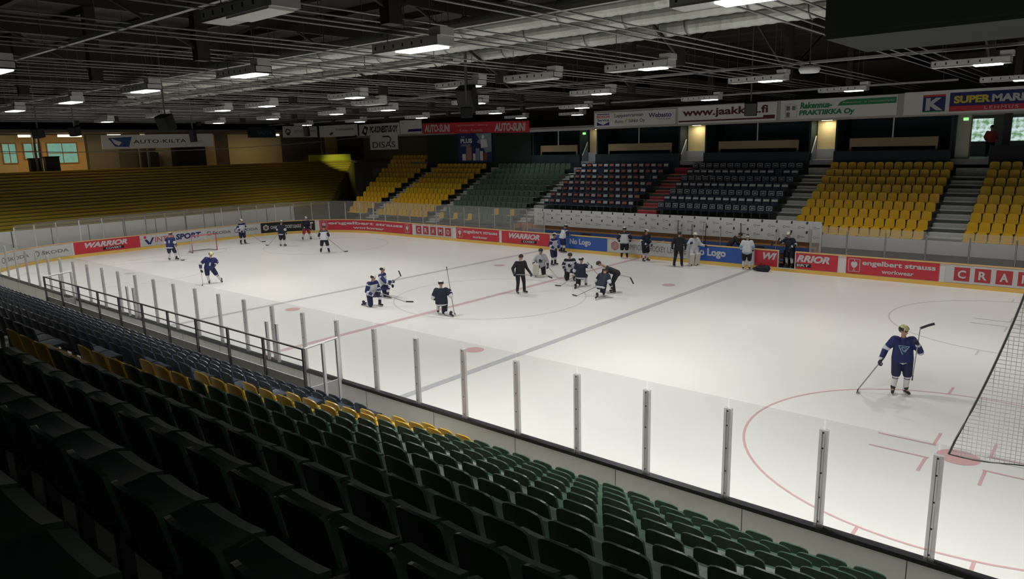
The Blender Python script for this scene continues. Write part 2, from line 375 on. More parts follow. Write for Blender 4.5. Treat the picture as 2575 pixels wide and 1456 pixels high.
# ================================================================== STANDS
def nearT(k): return 1.304+.388*k-.80      # tread height of near row k
def nearY(k): return -1.283-.77*k          # back plane of near row k
b = MB()
for k in range(0, 16):
    y0 = nearY(k)+.44; y1 = nearY(k)-.33
    b.box(-38, 30, y1, y0, -.03, nearT(k))
tag(b.build('near_stand_terrace', M_conc), 'stepped concrete terrace under the near seats', 'terrace', kind='structure')
def farT(j): return 2.4+.387*j-.82
def farY(j): return 29.2+.79*j
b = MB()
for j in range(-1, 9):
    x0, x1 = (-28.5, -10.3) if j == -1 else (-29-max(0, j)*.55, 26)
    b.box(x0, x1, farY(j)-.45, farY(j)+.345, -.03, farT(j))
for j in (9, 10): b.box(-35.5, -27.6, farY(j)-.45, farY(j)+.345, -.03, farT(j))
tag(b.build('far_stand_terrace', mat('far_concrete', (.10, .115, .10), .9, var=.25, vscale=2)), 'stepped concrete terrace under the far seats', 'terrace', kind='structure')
M_stair = mat('stair_concrete', (.42, .43, .41), .85, var=.3, vscale=6)
M_redstair = mat('stair_red', (.42, .05, .07), .7, var=.15)
for (x0, x1, m, lab) in ((-27.1, -25.85, M_stair, 'narrow grey stairs in the far stand beside the corner seats'), (-19.6, -18.5, M_stair, 'grey stairs between the far yellow and green seats'),
        (-10.9, -9.95, M_stair, 'grey stairs between the far green seats and the seats with orange cards'), (-2.2, -.75, M_redstair, 'red stairs between the two far blocks of navy seats'),
        (7.0, 8.35, M_stair, 'grey stairs between the far navy seats and the yellow seats'), (14.95, 16.5, M_stair, 'wide grey stairs between the two right yellow blocks')):
    root = empty('staircase', ((x0+x1)/2, farY(4), 0), 0, lab, 'stairs'); b = MB(); cx = (x0+x1)/2
    for j in range(-1 if x0 < -11 else 0, 9):
        y = farY(j)
        if j > (-1 if x0 < -11 else 0): b.box(x0-cx, x1-cx, y-.83-farY(4), y-.45-farY(4), max(0, farT(j)-.6), farT(j)-.19)
        b.box(x0-cx, x1-cx, y-.445-farY(4), y+.34-farY(4), farT(j), farT(j)+.02)
    b.box(x0-cx, x1-cx, farY(8)+.345-farY(4), 36.0-farY(4), 4.3, 5.12); b.build('treads', m, root)
    b = MB(); 
    for j in range(-1 if x0 < -11 else 0, 9):
        y = farY(j)-farY(4)
        if j > (-1 if x0 < -11 else 0): b.box(x0+.05-cx, x1-.05-cx, y-.84, y-.62, farT(j)-.235, farT(j)-.18)
        b.box(x0+.05-cx, x1-.05-cx, y-.455, y-.2, farT(j)-.03, farT(j)+.028)
    b.build('nosing', M_step if m is M_stair else mat('nosing_pink', (.6, .18, .2), .7), root)
# near aisle steps
root = empty('staircase', (10.45, -5, 0), 0, 'dark stairs between the near yellow seats and the navy seats', 'stairs'); b = MB()
for k in range(0, 14): b.box(-.6, .6, nearY(k)+.44+5, nearY(k)+.8+5, nearT(k)-.6, nearT(k)-.19)
b.build('treads', M_conc, root)

# ------------------------------------------------------------------ seats
def seat_parts(w=.42, hb=.36, d=.43):
    """tip-up style moulded seat, local +y = sitting direction, origin = foot on the tread under the back; returns three MBs"""
    th = .026; back = MB(); NX, NZ = 8, 6
    def bp(u, v, t):   # u -1..1, v 0..1
        z = .80-hb+hb*v; x = u*w/2*(1-.04*v); c = .035*u*u
        # rounded top corners
        if v > .7: 
            k = (v-.7)/.3; x *= 1-.13*k*k
        return (x, -.02-.075*v+c+t, z - (.035*abs(u)**3 if v > .98 else 0))
    for i in range(NX):
        for j in range(NZ):
            u0, u1 = -1+2*i/NX, -1+2*(i+1)/NX; v0, v1 = j/NZ, (j+1)/NZ
            back.quad(bp(u0, v0, th), bp(u0, v1, th), bp(u1, v1, th), bp(u1, v0, th)); back.quad(bp(u0, v0, 0), bp(u1, v0, 0), bp(u1, v1, 0), bp(u0, v1, 0))
    for i in range(NX):
        u0, u1 = -1+2*i/NX, -1+2*(i+1)/NX
        back.quad(bp(u0, 1, 0), bp(u1, 1, 0), bp(u1, 1, th), bp(u0, 1, th)); back.quad(bp(u0, 0, th), bp(u1, 0, th), bp(u1, 0, 0), bp(u0, 0, 0))
    for j in range(NZ):
        v0, v1 = j/NZ, (j+1)/NZ
        for u in (-1, 1): back.quad(bp(u, v0, 0), bp(u, v1, 0), bp(u, v1, th), bp(u, v0, th))
    pan = MB(); NY = 6
    def pp(u, v, t):
        z = .815-hb+.012*u*u-.012*math.sin(PI*v)+.02*v-t; y = -.02+d*v; 
        if v > .95: z -= .03
        return (u*(w+.03)/2*(1-.05*max(0, v-.8)/.2), y, z)
    for i in range(NX):
        for j in range(NY):
            u0, u1 = -1+2*i/NX, -1+2*(i+1)/NX; v0, v1 = j/NY, (j+1)/NY
            pan.quad(pp(u0, v0, 0), pp(u1, v0, 0), pp(u1, v1, 0), pp(u0, v1, 0)); pan.quad(pp(u0, v0, th), pp(u0, v1, th), pp(u1, v1, th), pp(u1, v0, th))
        pan.quad(pp(u0, 1, 0), pp(u1, 1, 0), pp(u1, 1, th), pp(u0, 1, th))
    for j in range(NY):
        for u in (-1, 1): pan.quad(pp(u, j/NY, 0), pp(u, (j+1)/NY, 0), pp(u, (j+1)/NY, th), pp(u, j/NY, th))
    br = MB(); br.box(-.16, -.12, -.0, .3, .41, .435); br.box(.12, .16, 0, .3, .41, .435); br.box(-.14, .14, .05, .1, .38, .42)
    br.box(-.03, .03, .04, .1, 0, .4); br.box(-.08, .08, 0, .14, 0, .012)
    return back, pan, br
BK, PN, BR = seat_parts()
def seat_meshes(m): 
    a = BK.mesh('backrest', m); c = PN.mesh('seat_pan', m); d = BR.mesh('seat_bracket', M_brk)
    a.shade_smooth(); c.shade_smooth()
    for me in (a, c):
        me.set_sharp_from_angle(angle=math.radians(50))
    return a, c, d
def add_seat(kind, meshes, x, y, z, rz, label, group):
    root = empty(kind, (x, y, z), rz, label, 'stadium seat', group)
    for nm, me in zip(('backrest', 'seat_pan', 'seat_bracket'), meshes):
        o = bpy.data.objects.new(nm, me); C.objects.link(o); o.parent = root
    return root
def inview(x, y, z, mx=260, my=260):
    d = Vector((x, y, z))-CAM; zz = d.dot(f_)
    if zz < .25: return False
    px = 1287.5+1802*d.dot(r2)/zz; py = 728-1802*d.dot(u2)/zz
    return -mx < px < 2575+mx and -my < py < 1456+my
SG, SY, SB = seat_meshes(M_sgreen), seat_meshes(M_syel), seat_meshes(M_sblue)
# near green + yellow block : seat grid x = 11.593 + .5 n
green = []; yell = []
for k in range(0, 13):
    for n in range(0, 34):
        x = 11.593+.5*n; y = nearY(k)+.1; z = nearT(k)
        if n < 3 and k < 11: 
            if inview(x, y, z+.8, 60, 60): yell.append((k, n, x, y, z))
        elif inview(x, y, z+.8, 90, 160) or inview(x, y+.45, z+.45, 120, 120): green.append((k, n-2, x, y, z))
blue = []
for k in range(0, 12):
    for n in range(0, 84):
        x = 9.35-.5*n
        if k < 1 and x < 7.3: continue
        if x < -29: continue
        if inview(x, nearY(k), nearT(k)+.8, 40, 40): blue.append((k, n, x, nearY(k)+.1, nearT(k)-.06))
NEAR = [('green', SG, k, n, x, y, z, f'dark green seat, {ordn(k+1)} row up from near boards, {ordn(n)} right of yellow seats', 'dark green seats in the near stand') for k, n, x, y, z in green]
NEAR += [('yellow', SY, k, n, x, y, z, f'yellow seat by the near aisle, {ordn(k+1)} row up from near boards, {ordn(n+1)} from aisle', 'yellow seats beside the near aisle') for k, n, x, y, z in yell]
NEAR += [('navy', SB, k, n, x, y, z, f'navy seat, {ordn(k+1)} row up from near boards, {ordn(n+1)} left of the near aisle', 'navy seats in the near stand') for k, n, x, y, z in blue]
NEAR.sort(key=lambda q: (Vector(q[4:7])-CAM).length)
CNT = {'green': 0, 'yellow': 0, 'navy': 0}; REST = {'green': [], 'yellow': [], 'navy': []}
for (c, me, k, n, x, y, z, lab, grp) in NEAR:
    CNT[c] += 1
    if CNT[c] <= 300: add_seat(c+'_stadium_seat', me, x+random.uniform(-.01, .01), y, z, random.uniform(-.014, .014), lab, grp)
    else: REST[c].append((x, y, z, 0, 0))

BKF, PNF, _b = seat_parts(.455, .45, .34)
# far seats: one mesh each (too small for parts), facing the ice (-y)
def far_mesh(m, extra=None):
    b = MB()
    for P_ in (BKF, PNF):
        n = len(b.v); b.v += P_.v; b.f += [tuple(i+n for i in f) for f in P_.f]; b.m += P_.m
    if extra: extra(b)
    me = b.mesh('stadium_seat', m); me.shade_smooth(); me.set_sharp_from_angle(angle=math.radians(50)); return me
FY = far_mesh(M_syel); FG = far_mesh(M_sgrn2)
def card(w, h, z):
    def f(b):
        b.quad((w/2, .035, z-h/2), (-w/2, .035, z-h/2), (-w/2, .0, z+h/2), (w/2, .0, z+h/2), 1)
    return f
def outline(b):
    for (x0, x1, z0, z1) in ((-.17, .17, .71, .74), (-.17, .17, .49, .52), (-.17, -.14, .49, .74), (.14, .17, .49, .74), (-.09, .08, .58, .64)):
        b.quad((x1, .04, z0), (x0, .04, z0), (x0, .025, z1), (x1, .025, z1), 1)
M_cardw = mat('card_white', (.5, .52, .52), .6); M_cardo = mat('card_orange', (.42, .13, .07), .6)
FBw = far_mesh([M_sblue, M_cardw], card(.33, .18, .64)); FBo = far_mesh([M_sblue, M_cardo], card(.33, .16, .64)); FBl = far_mesh([M_sblue, M_cardw], outline); FBs = far_mesh([M_sblue, M_cardw], card(.36, .13, .64)); FB0 = far_mesh(M_sblue)
FAR = []
def far_seat(me, x, j, label, group):
    FAR.append((me, x, farY(j)-.08, farT(j), label, group))
for j in range(0, 9):
    for n in range(13): far_seat(FY, 8.65+.5*n, j, f'yellow seat left of the wide grey stairs, {ordn(j+1)} row up, {ordn(n+1)} from left', 'yellow seats between the far grey stairs')
    for n in range(7): far_seat(FY, 16.78+.5*n, j, f'yellow seat in the rightmost far block, {ordn(j+1)} row up, {ordn(n+1)} from the stairs', 'yellow seats in the rightmost far block')
for j in range(-1, 9):
    for n in range(12): far_seat(FY, -25.5+.5*n, j, f'yellow seat left of the far green block, {ordn(j+2)} row up, {ordn(n+1)} from left', 'yellow seats left of the far green block')
    for n in range(15):
        y_ = (j == -1 and n in (0, 3, 6)) or (j == 0 and n in (10, 13))
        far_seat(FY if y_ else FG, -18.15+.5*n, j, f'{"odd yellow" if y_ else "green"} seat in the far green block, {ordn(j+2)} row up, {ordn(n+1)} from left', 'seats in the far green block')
for j in range(2, 9):
    for n in range(15):
        me = FB0 if (j, n) in ((2, 4), (7, 4), (6, 13)) else (FBw if n % 2 == 0 else FBo) 
        if j in (3, 7, 5): me = FB0 if me is FB0 else (FBo if n % 2 == 0 else FBw)
        far_seat(me, -9.65+.5*n, j, f'navy seat left of the red stairs, {ordn(j+1)} row up, {ordn(15-n)} from the stairs', 'navy seats left of the red stairs')
        me = FB0 if (j, n) == (7, 12) else (FBl if j % 2 == 0 else FBs)
        far_seat(me, -.42+.5*n, j, f'navy seat right of the red stairs, {ordn(j+1)} row up, {ordn(n+1)} from the stairs', 'navy seats right of the red stairs')
for j in range(-1, 11):
    x1 = -27.2 if j < 9 else -28.2; x0 = -29.9-.33*max(0, j+1); x = x1-.25; n = 0
    while x > x0: n += 1; far_seat(FY, x, j, f'dim yellow seat of the far corner block, {ordn(j+2)} row up, {ordn(n)} from the stairs', 'yellow seats of the far corner block'); x -= .5
FAR.sort(key=lambda q: (Vector(q[1:4])-CAM).length)
FK = {FY.name: 'yellow', FG.name: 'green'}
for (me, x, y, z, lab, grp) in FAR:
    c = FK.get(me.name, 'navy'); CNT[c] += 1
    if CNT[c] <= 300:
        o = bpy.data.objects.new(c+'_stadium_seat', me); C.objects.link(o); o.location = (x, y, z); o.rotation_euler = (0, 0, PI+random.uniform(-.02, .02)); tag(o, lab, 'stadium seat', grp)
    else: REST[c].append((x, y, z, PI, me))
for c, ml, lab in (('green', [M_sgreen, M_sgrn2], 'the remaining small green seats at the edges of the stands'), ('yellow', [M_syel, M_syel], 'the remaining small yellow seats of the far corner blocks'), ('navy', [M_sblue, M_cardw, M_cardo], 'the remaining navy seats far down the near stand and across the ice')):
    b = MB()
    for (x, y, z, rz, me) in REST[c]:
        n = len(b.v); q = math.cos(rz)
        if me:
            b.v += [(x+q*v.co.x, y+q*v.co.y, z+v.co.z) for v in me.vertices]; mi = {'green': [1], 'yellow': [0]}.get(c) or [0, 2 if me is FBo else 1]
            for f in me.polygons: b.f.append(tuple(i+n for i in f.vertices)); b.m.append(mi[f.material_index])
        else:
            for P_ in (BK, PN):
                n = len(b.v); b.v += [(x+vx, y+vy, z+vz) for vx, vy, vz in P_.v]; b.f += [tuple(i+n for i in f) for f in P_.f]; b.m += P_.m
    if b.v: tag(b.build(c+'_stadium_seat', ml), lab, 'stadium seat', kind='stuff')
print('seats', CNT, {k: len(v) for k, v in REST.items()})

# ------------------------------------------------------------------ far stand front: parapet, backdrop, bench
b = MB(); b.box(10.25, 26, 28.55, 28.65, 1.27, 1.93); tag(b.build('parapet', mat('parapet_grey', (.5, .5, .53), .5, var=.05, vscale=1)), 'long pale grey parapet band under the right yellow seats', 'parapet')
b = MB(); b.box(10.25, 26, 28.66, 28.75, 0, 1.28); tag(b.build('wall_far', mat('wall_far_dark', (.05, .055, .06), .8)), kind='structure')
b = MB(); b.box(-10.4, 10.2, 28.6, 28.72, 0, 1.5); b.box(-10.5, -10.4, 27.9, 28.72, 0, 1.5)
tag(b.build('bench_wall', M_wood), 'varnished wooden wall behind the far players bench', 'wall panelling')
bk = empty('printed_backdrop', (-9.1, 28.5, 1.46), 0, 'long white backdrop printed with small round logos behind the players bench', 'backdrop')
b = MB(); b.box(0, 19.3, 0, .05, 0, 1.12); b.build('backdrop_sheet', M_white, bk)
b = MB(); random.seed(3)
def Fb(u, v, off): return (u, -off, v)
seg = []
for i in range(48):
    for r in range(2):
        u = .35+i*.405; v = .28+.5*r+(.25 if i % 2 else 0)
        if (i//1) % 2 == 0:
            for k in range(10):
                t0, t1 = 2*PI*k/10, 2*PI*(k+1)/10; b.quad(*[Fb(u+q*math.cos(t), v+q*math.sin(t), .004) for q, t in ((.05, t0), (.075, t0), (.075, t1), (.05, t1))])
            b.quad(Fb(u+.1, v-.02, .004), Fb(u+.3, v-.02, .004), Fb(u+.3, v+.015, .004), Fb(u+.1, v+.015, .004))
        else:
            b.poly([Fb(u+.075*math.cos(2*PI*k/9)*(1 if k % 2 else .7), v+.085*math.sin(2*PI*k/9), .004) for k in range(9)], 1)
b.build('printed_marks', [mat('mark_grey', (.2, .21, .21), .6), mat('mark_dark', (.05, .06, .04), .6)], bk)
b = MB(); b.box(-9.9, 9.9, RW+.12, 28.58, 0, .2); tag(b.build('bench_platform', M_rubber), kind='structure')
root = empty('players_bench', (0, 28.3, 0), 0, 'long blue players bench behind the far boards', 'bench')
b = MB(); b.box(-9.9, 9.9, -.35, .05, .42, .48); b.build('seat', mat('bench_blue', (.06, .12, .32), .5), root)
b = MB(); b.box(-9.9, 9.9, .1, .16, .8, 1.16); b.build('backrest', MATS['bench_blue'], root)
for i in range(9):
    b = MB(); b.box(-9.6+2.4*i-.03, -9.6+2.4*i+.03, -.3, .16, .2, .8); b.build('leg', M_steel, root)
# white net-lockers posts at both ends of the bench
for x, lab in ((9.75, 'thin white post at the right end of the backdrop'), (10.25, 'thick white post where backdrop and parapet meet')):
    b = MB(); b.box(x-.035, x+.035, 28.3, 28.37, 0, 2.5); tag(b.build('post', M_white), lab, 'post')
b = MB(); b.tube([(-9.95, 28.0, 0), (-9.95, 28.0, 1.55), (-8.9, 28.0, 1.55), (-8.9, 28.0, 1.2)], .03); tag(b.build('red_tube_frame', M_red, smooth=True), 'small red tube frame at the left end of the backdrop', 'frame')

# ------------------------------------------------------------------ far gallery: boxes, fascia, walls
b = MB(); b.box(-30, 30, 36.12, 44, 5.3, 5.6); tag(b.build('gallery_floor', mat('gallery_floor', (.3, .3, .32), .5)), 'floor slab of the far gallery', 'floor', kind='structure')
b = MB(); b.box(-52, 32, 44, 44.2, -.3, 12.6); tag(b.build('wall_far_back', mat('back_wall', (.3, .27, .2), .8)), kind='structure')
b = MB(); b.box(-38, 30, 36.0, 44, 8.05, 8.3); tag(b.build('gallery_ceiling', mat('gallery_soffit', (.3, .28, .26), .8)), kind='structure')
M_frame = mat('fascia_grey', (.45, .42, .4), .6)
b = MB(); b.box(-9.0, 30, 35.85, 36.0, 7.98, 9.3); b.box(-15.3, -9.0, 35.9, 36.0, 7.95, 8.15); tag(b.build('fascia', M_frame), 'pale fascia beam carrying the banners above the far boxes', 'fascia', kind='structure')
for n, (x0, x1) in enumerate(((-15.2, -10.4), (-8.95, -1.95), (-.1, 6.95), (8.4, 14.6))):
    nm = ['leftmost', 'second from left', 'third from left', 'rightmost'][n]
    root = empty('viewing_box', (x0, 36, 5.0), 0, f'dark glazed viewing box above the far seats, {nm}', 'viewing box'); w = x1-x0
    b = MB(); b.box(0, w, -.06, .12, -.3, 1.12); b.box(0, .12, .12, 3, .6, 3.04); b.box(w-.12, w, .12, 3, .6, 3.04); b.box(0, w, 3, 3.1, .6, 3.04); b.build('shell', M_dnavy, root)
    b = MB(); b.box(.12, w-.12, .15, 3, .6, .62); b.build('interior_lining', M_dark, root)
    q = w*.12
    b = MB(); b.box(q, w-q, .45, .55, 1.35, 1.86); b.box(q, q+.12, .45, .55, 1.1, 1.35); b.box(w-q-.12, w-q, .45, .55, 1.1, 1.35); b.build('counter', mat('counter_tan', (.36, .27, .14), .7), root)
    b = MB(); b.box(w/2-.035, w/2+.035, .42, .49, 1.86, 3.0); b.build('mullion', M_alu, root)
b = MB(); b.box(-27.6, -15.3, 36.02, 36.15, 4.3, 8.1); tag(b.build('wall_far_left', mat('dark_green_wall', (.012, .022, .018), .8)), kind='structure')
# corridor walls seen in the gaps between boxes
for n, (x0, x1) in enumerate(((-10.3, -9.0), (-1.9, -.15), (7.0, 8.35))):
    b = MB(); b.box(x0, x1, 37.2, 37.3, 6.25, 8.05); tag(b.build('trim_%d' % (n+1), M_cream), kind='structure')
    b = MB(); b.box(x0, x1, 36.9, 37.3, 5.6, 6.25); tag(b.build('trim_%d' % (n+11), mat('pale_step', (.5, .52, .58), .5)), kind='structure')
    root = empty('stair_parapet', (x0, 36.1, 5.6), 0, 'sloping grey side wall with pale handrail, ' + ['at the left gap between boxes', 'above the red stairs', 'left of the right yellow block'][n], 'parapet')
    b = MB(); b.poly([(0, 0, 0), (0, .75, 0), (0, .75, 1.35), (0, 0, .35)]); b.poly([(.08, 0, 0), (.08, 0, .35), (.08, .75, 1.35), (.08, .75, 0)]); b.quad((0, 0, .35), (0, .75, 1.35), (.08, .75, 1.35), (.08, 0, .35)); b.quad((0, 0, 0), (0, 0, .35), (.08, 0, .35), (.08, 0, 0)); b.build('panel', mat('parapet_blue', (.16, .18, .26), .6), root)
    b = MB(); b.tube([(.04, 0, .42), (.04, .75, 1.45)], .04); b.build('handrail', M_alu, root)
    ld = bpy.data.lights.new('corridor_light', 'AREA'); ld.energy = (2, 16, 18)[n]; ld.size = .5; ld.color = (1, .88, .6); lo = bpy.data.objects.new('light', ld)
    lf = empty('ceiling_light', ((x0+x1)/2, 36.7, 8.0), 0, 'corridor ceiling light ' + ['at the left gap', 'above the red stairs', 'left of the right yellow block'][n], 'ceiling light')
    b = MB(); b.box(-.3, .3, -.08, .08, -.02, .04); b.build('diffuser', M_emitw, lf); C.objects.link(lo); lo.parent = lf; lo.location = (0, 0, -.05)
# right opening with daylight windows
b = MB(); b.box(14.7, 15.35, 36.6, 37.1, 5.6, 8.05); tag(b.build('column', mat('pale_column', (.55, .55, .45), .7)), 'pale cream column beside the daylight windows', 'column', kind='structure')
b = MB(); b.box(16.75, 17.1, 37.5, 37.9, 5.6, 8.05); tag(b.build('column', mat('dark_column', (.05, .05, .055), .8)), 'dark column between the two daylight windows', 'column', kind='structure')
M_tree = mat('window_daylight', (.4, .5, .4), .3, emit=(.7, .95, .8), es=.75)
nt = M_tree.node_tree; tx = nt.nodes.new('ShaderNodeTexNoise'); tx.inputs['Scale'].default_value = 4; rp = nt.nodes.new('ShaderNodeValToRGB')
rp.color_ramp.elements[0].position = .38; rp.color_ramp.elements[0].color = (.16, .35, .14, 1); rp.color_ramp.elements[1].position = .6; rp.color_ramp.elements[1].color = (.75, .95, .95, 1)
tcn = nt.nodes.new('ShaderNodeTexCoord'); nt.links.new(tcn.outputs['Object'], tx.inputs['Vector']); nt.links.new(tx.outputs['Fac'], rp.inputs[0]); nt.links.new(rp.outputs[0], nt.nodes['Principled BSDF'].inputs['Emission Color'])
b = MB(); b.box(13.5, 26, 42, 42.1, 5.6, 8.05); tag(b.build('wall_corridor', mat('corridor_wall', (.5, .5, .52), .7)), kind='structure')
for n, (x0, x1) in enumerate(((14.5, 15.75), (16.5, 17.5), (18.2, 19.4))):
    root = empty('window_%d' % (n+1), (x0, 41.95, 6.5)); tag(root, 'daylight window with trees behind', 'window', kind='structure')
    b = MB(); b.box(0, x1-x0, 0, .04, 0, 1.35); b.build('pane', M_tree, root)
    b = MB(); 
    for (a0, a1, c0, c1) in ((-.06, 0, -.06, 1.41), (x1-x0, x1-x0+.06, -.06, 1.41), (0, x1-x0, -.06, 0), (0, x1-x0, 1.35, 1.41)): b.box(a0, a1, -.03, .05, c0, c1)
    b.build('window_frame', M_white, root)
b = MB(); b.box(16.4, 26, 36.1, 36.2, 5.2, 6.3); tag(b.build('wall_far_right', mat('dark_parapet', (.03, .03, .035), .8)), kind='structure')

# ------------------------------------------------------------------ banners
def banner(x0, z0, y0, x1, z1, y1, h, bg, items, label, name='hanging_banner', th=.05, wtrue=None):
    """flat sign from left-bottom point to right-bottom point, vertical height h"""
    a = Vector((x0, y0, z0)); c = Vector((x1, y1, z1)); d = c-a; w = d.length; d.normalize(); n = Vector((d.y, -d.x, 0)).normalized()
    root = empty(name, a, 0, label, 'banner')
    F = lambda u, v, off: tuple(d*u+Vector((0, 0, v))+n*off)
    b = MB(); b.quad(F(0, 0, 0), F(w, 0, 0), F(w, h, 0), F(0, h, 0)); b.quad(F(w, 0, -th), F(0, 0, -th), F(0, h, -th), F(w, h, -th))
    b.quad(F(0, h, 0), F(w, h, 0), F(w, h, -th), F(0, h, -th)); b.quad(F(0, 0, -th), F(w, 0, -th), F(w, 0, 0), F(0, 0, 0)); b.quad(F(0, 0, -th), F(0, 0, 0), F(0, h, 0), F(0, h, -th)); b.quad(F(w, 0, 0), F(w, 0, -th), F(w, h, -th), F(w, h, 0))
    b.build('sheet', bg, root); items_on(F, root, items, .012); return root
M_ban = mat('banner_white', (.78, .77, .75), .6); M_dg = mat('letter_dark', (.05, .055, .05), .6); M_maroon = mat('maroon', (.12, .01, .015), .6); M_bt = mat('banner_black', (.02, .02, .02), .6)
Yb = 35.8
banner(-8.9, 8.15, Yb, -2.2, 8.15, Yb, 1.0, M_ban, [('r', .2, 1.3, .86, .92, M_navy), ('t', 'BOSCH', .2, 1.3, .62, .8, M_red, {'bold': .03}), ('t', 'Service', .25, 1.28, .38, .56, M_navy), ('p', [(.2, .08), (1.3, .08), (1.3, .34), (.75, .12), (.2, .34)], M_navy),
    ('t', 'Lappeenrannan', 1.75, 4.15, .55, .88, M_dg, {'bold': .01}), ('t', 'Auto', 1.75, 2.5, .2, .45, M_dg, {'bold': .01}), ('p', [(2.75, .5), (2.6, .3), (2.7, .32), (2.55, .08), (2.85, .36), (2.75, .34), (2.9, .5)], M_yel), ('t', 'Sähkö Oy', 2.95, 4.3, .15, .47, M_dg, {'bold': .01}),
    ('t', 'Webasto', 4.6, 6.4, .5, .82, M_navy, {'bold': .02}), ('t', 'Feel the drive', 5.3, 6.35, .33, .44, M_lgrey, {'bold': 0})], 'white banner with an emblem at left and two lines of thin grey lettering')
banner(-2.0, 8.1, Yb, 4.85, 8.1, Yb, 1.15, M_ban, [('t', 'www.jaakkila.fi', .35, 6.3, .36, 1.0, M_maroon, {'bold': .03}), ('r', .05, 6.0, .12, .22, M_maroon), ('r', 6.0, 6.75, .12, .36, M_maroon)], 'white banner with a maroon web address and maroon stripe')
banner(5.1, 8.12, Yb, 11.75, 8.12, Yb, 1.15, M_ban, [('lines', [(.3, .1, .3, .8), (1.0, .1, 1.0, .8), (.3, .1, 1.0, .1), (.25, .8, .65, .95), (.65, .95, 1.05, .8)], .015, M_lgrey),
    ('r', .36, .58, .55, .8, M_lgrey), ('r', .7, .92, .55, .8, M_lgrey), ('r', .36, .58, .14, .42, M_lgrey), ('t', 'Rakennus-', 1.2, 3.1, .6, .98, M_pgreen, {'bold': .05, 'shear': .1}), ('t', 'PRAKTIIKKA Oy', 1.15, 4.4, .12, .52, M_pgreen, {'bold': .05, 'shear': .1}),
    ('p', [(3.4, .68), (6.6, .68), (6.6, 1.02), (3.9, 1.02), (3.55, .9)], M_pgreen), ('t', 'Rakennus- ja remonttityöt', 3.7, 6.5, .78, .9, M_white, {'bold': 0, 'off': .02})], 'white banner with green lettering, a small house drawing and a green bar')
banner(12.1, 8.08, Yb, 19.2, 8.08, Yb, 1.25, M_ban, [('r', .95, 2.05, .12, 1.05, M_navy), ('r', .95, 2.05, .95, 1.05, M_red, .014), ('t', 'K', 1.1, 1.95, .2, .88, M_white, {'bold': .05, 'off': .02}), ('r', .95, 2.05, .12, .17, M_pgreen, .014),
    ('r', 2.25, 7.0, .1, 1.1, M_navy), ('r', 2.25, 7.0, .1, .38, M_red, .014), ('t', 'SUPER', 2.45, 4.15, .52, .92, M_yel, {'bold': .05, 'off': .02}), ('t', 'MARKET', 4.2, 6.6, .52, .92, M_white, {'bold': .05, 'off': .02}), ('t', 'LEHMUS', 3.9, 5.4, .16, .32, M_white, {'bold': 0, 'off': .025, 'space': 1.3})], 'white banner with blue and red fields and a big pale letter at the right edge')
banner(-28.0, 8.2, 35.9, -15.35, 7.95, 35.9, .93, M_red, [('t', 'AUTO-SUNI', .3, 3.6, .12, .8, M_white, {'bold': .04, 'shear': .15}), ('t', 'Lappeenranta - Imatra', 4.3, 8.1, .54, .8, mat('pink_letter', (.75, .4, .38), .6), {'bold': 0}), ('t', 'Kotka - Kouvola', 4.8, 7.5, .12, .38, MATS['pink_letter'], {'bold': 0}), ('t', 'AUTO-SUNI', 8.9, 12.3, .12, .8, M_white, {'bold': .04, 'shear': .15})], 'long red banner with slanted white lettering at both ends')
banner(-37.3, 8.22, 35.9, -31.2, 8.22, 35.9, 1.12, M_ban, [('t', 'PC-KONEISTUS OY', 1.7, 5.9, .25, .9, M_bt, {'bold': .05, 'shear': .1}), ('p', [(.4, .3), (1.05, .0), (1.5, .8), (.9, .98)], M_bt), ('ring', .98, .52, 0, .2, M_ban, 16, .02)], 'white banner with tall black lettering and a tilted square emblem')
banner(-31.1, 8.25, 35.9, -28.1, 8.25, 35.9, 1.25, M_ban, [('p', [(1.0, .18), (3.0, .18), (3.0, .42), (1.25, .42)], M_navy), ('t', 'Z', .3, .5, .9, 1.05, M_bt)], 'short white banner with a navy wedge, left of the long red banner')
banner(-41.9, 8.22, 34.4, -37.5, 8.28, 35.85, 1.15, M_ban, [('t', 'Autokatsastus', 2.0, 4.2, .6, .85, M_lgrey, {'bold': .02}), ('p', [(1.2, .3), (1.6, .5), (1.7, .35), (1.4, .15)], M_bt)], 'white banner with small grey lettering across the far corner')
banner(-42, 8.25, 30.2, -42, 8.25, 34.2, 1.1, M_ban, [('t', 'VETUOKAMMPEE', 1.2, 3.9, .5, .75, M_lgrey, {'bold': 0}), ('ring', .55, .55, .2, .3, M_bt), ('r', .5, .7, .2, .5, M_bt)], 'white banner with faint lettering and a ring emblem on the far end')
banner(-42, 8.25, 26.4, -42, 8.25, 29.4, 1.0, M_dnavy, [('t', 'SAUTA', 1.0, 2.6, .3, .65, mat('teal_letter', (.05, .16, .18), .5))], 'small dark banner with dim teal lettering on the far end')
banner(-42, 7.4, 13.35, -42, 7.5, 22.9, 1.15, M_ban, [('p', [(.5, .9), (2.4, .98), (2.1, .15), (1.0, .2)], mat('emblem_blue', (.03, .07, .25), .5)), ('p', [(.75, .85), (1.55, .55), (1.3, .25), (.95, .45)], M_ban, .02), ('t', 'AUTO-KILTA', 2.5, 7.0, .42, .72, M_bt, {'bold': .01, 'space': 1.1}), ('lines', [(8.0, .5, 8.5, .55), (8.1, .4, 8.6, .42), (8.1, .8, 8.4, .8)], .03, M_lgrey)], 'big white banner with a blue emblem over the far end terrace')
banner(-35.75, 6.83, 35.95, -31.6, 6.85, 35.95, 1.38, M_ban, [('t', 'DISAS', .4, 3.8, .18, .75, M_bt, {'bold': 0}), ('lines', [(2.0, 1.25, 2.9, 1.25), (2.9, 1.25, 3.2, 1.0), (3.2, 1.0, 2.95, .6)], .13, M_bt)], 'square white sign with large serif lettering below the banner row')
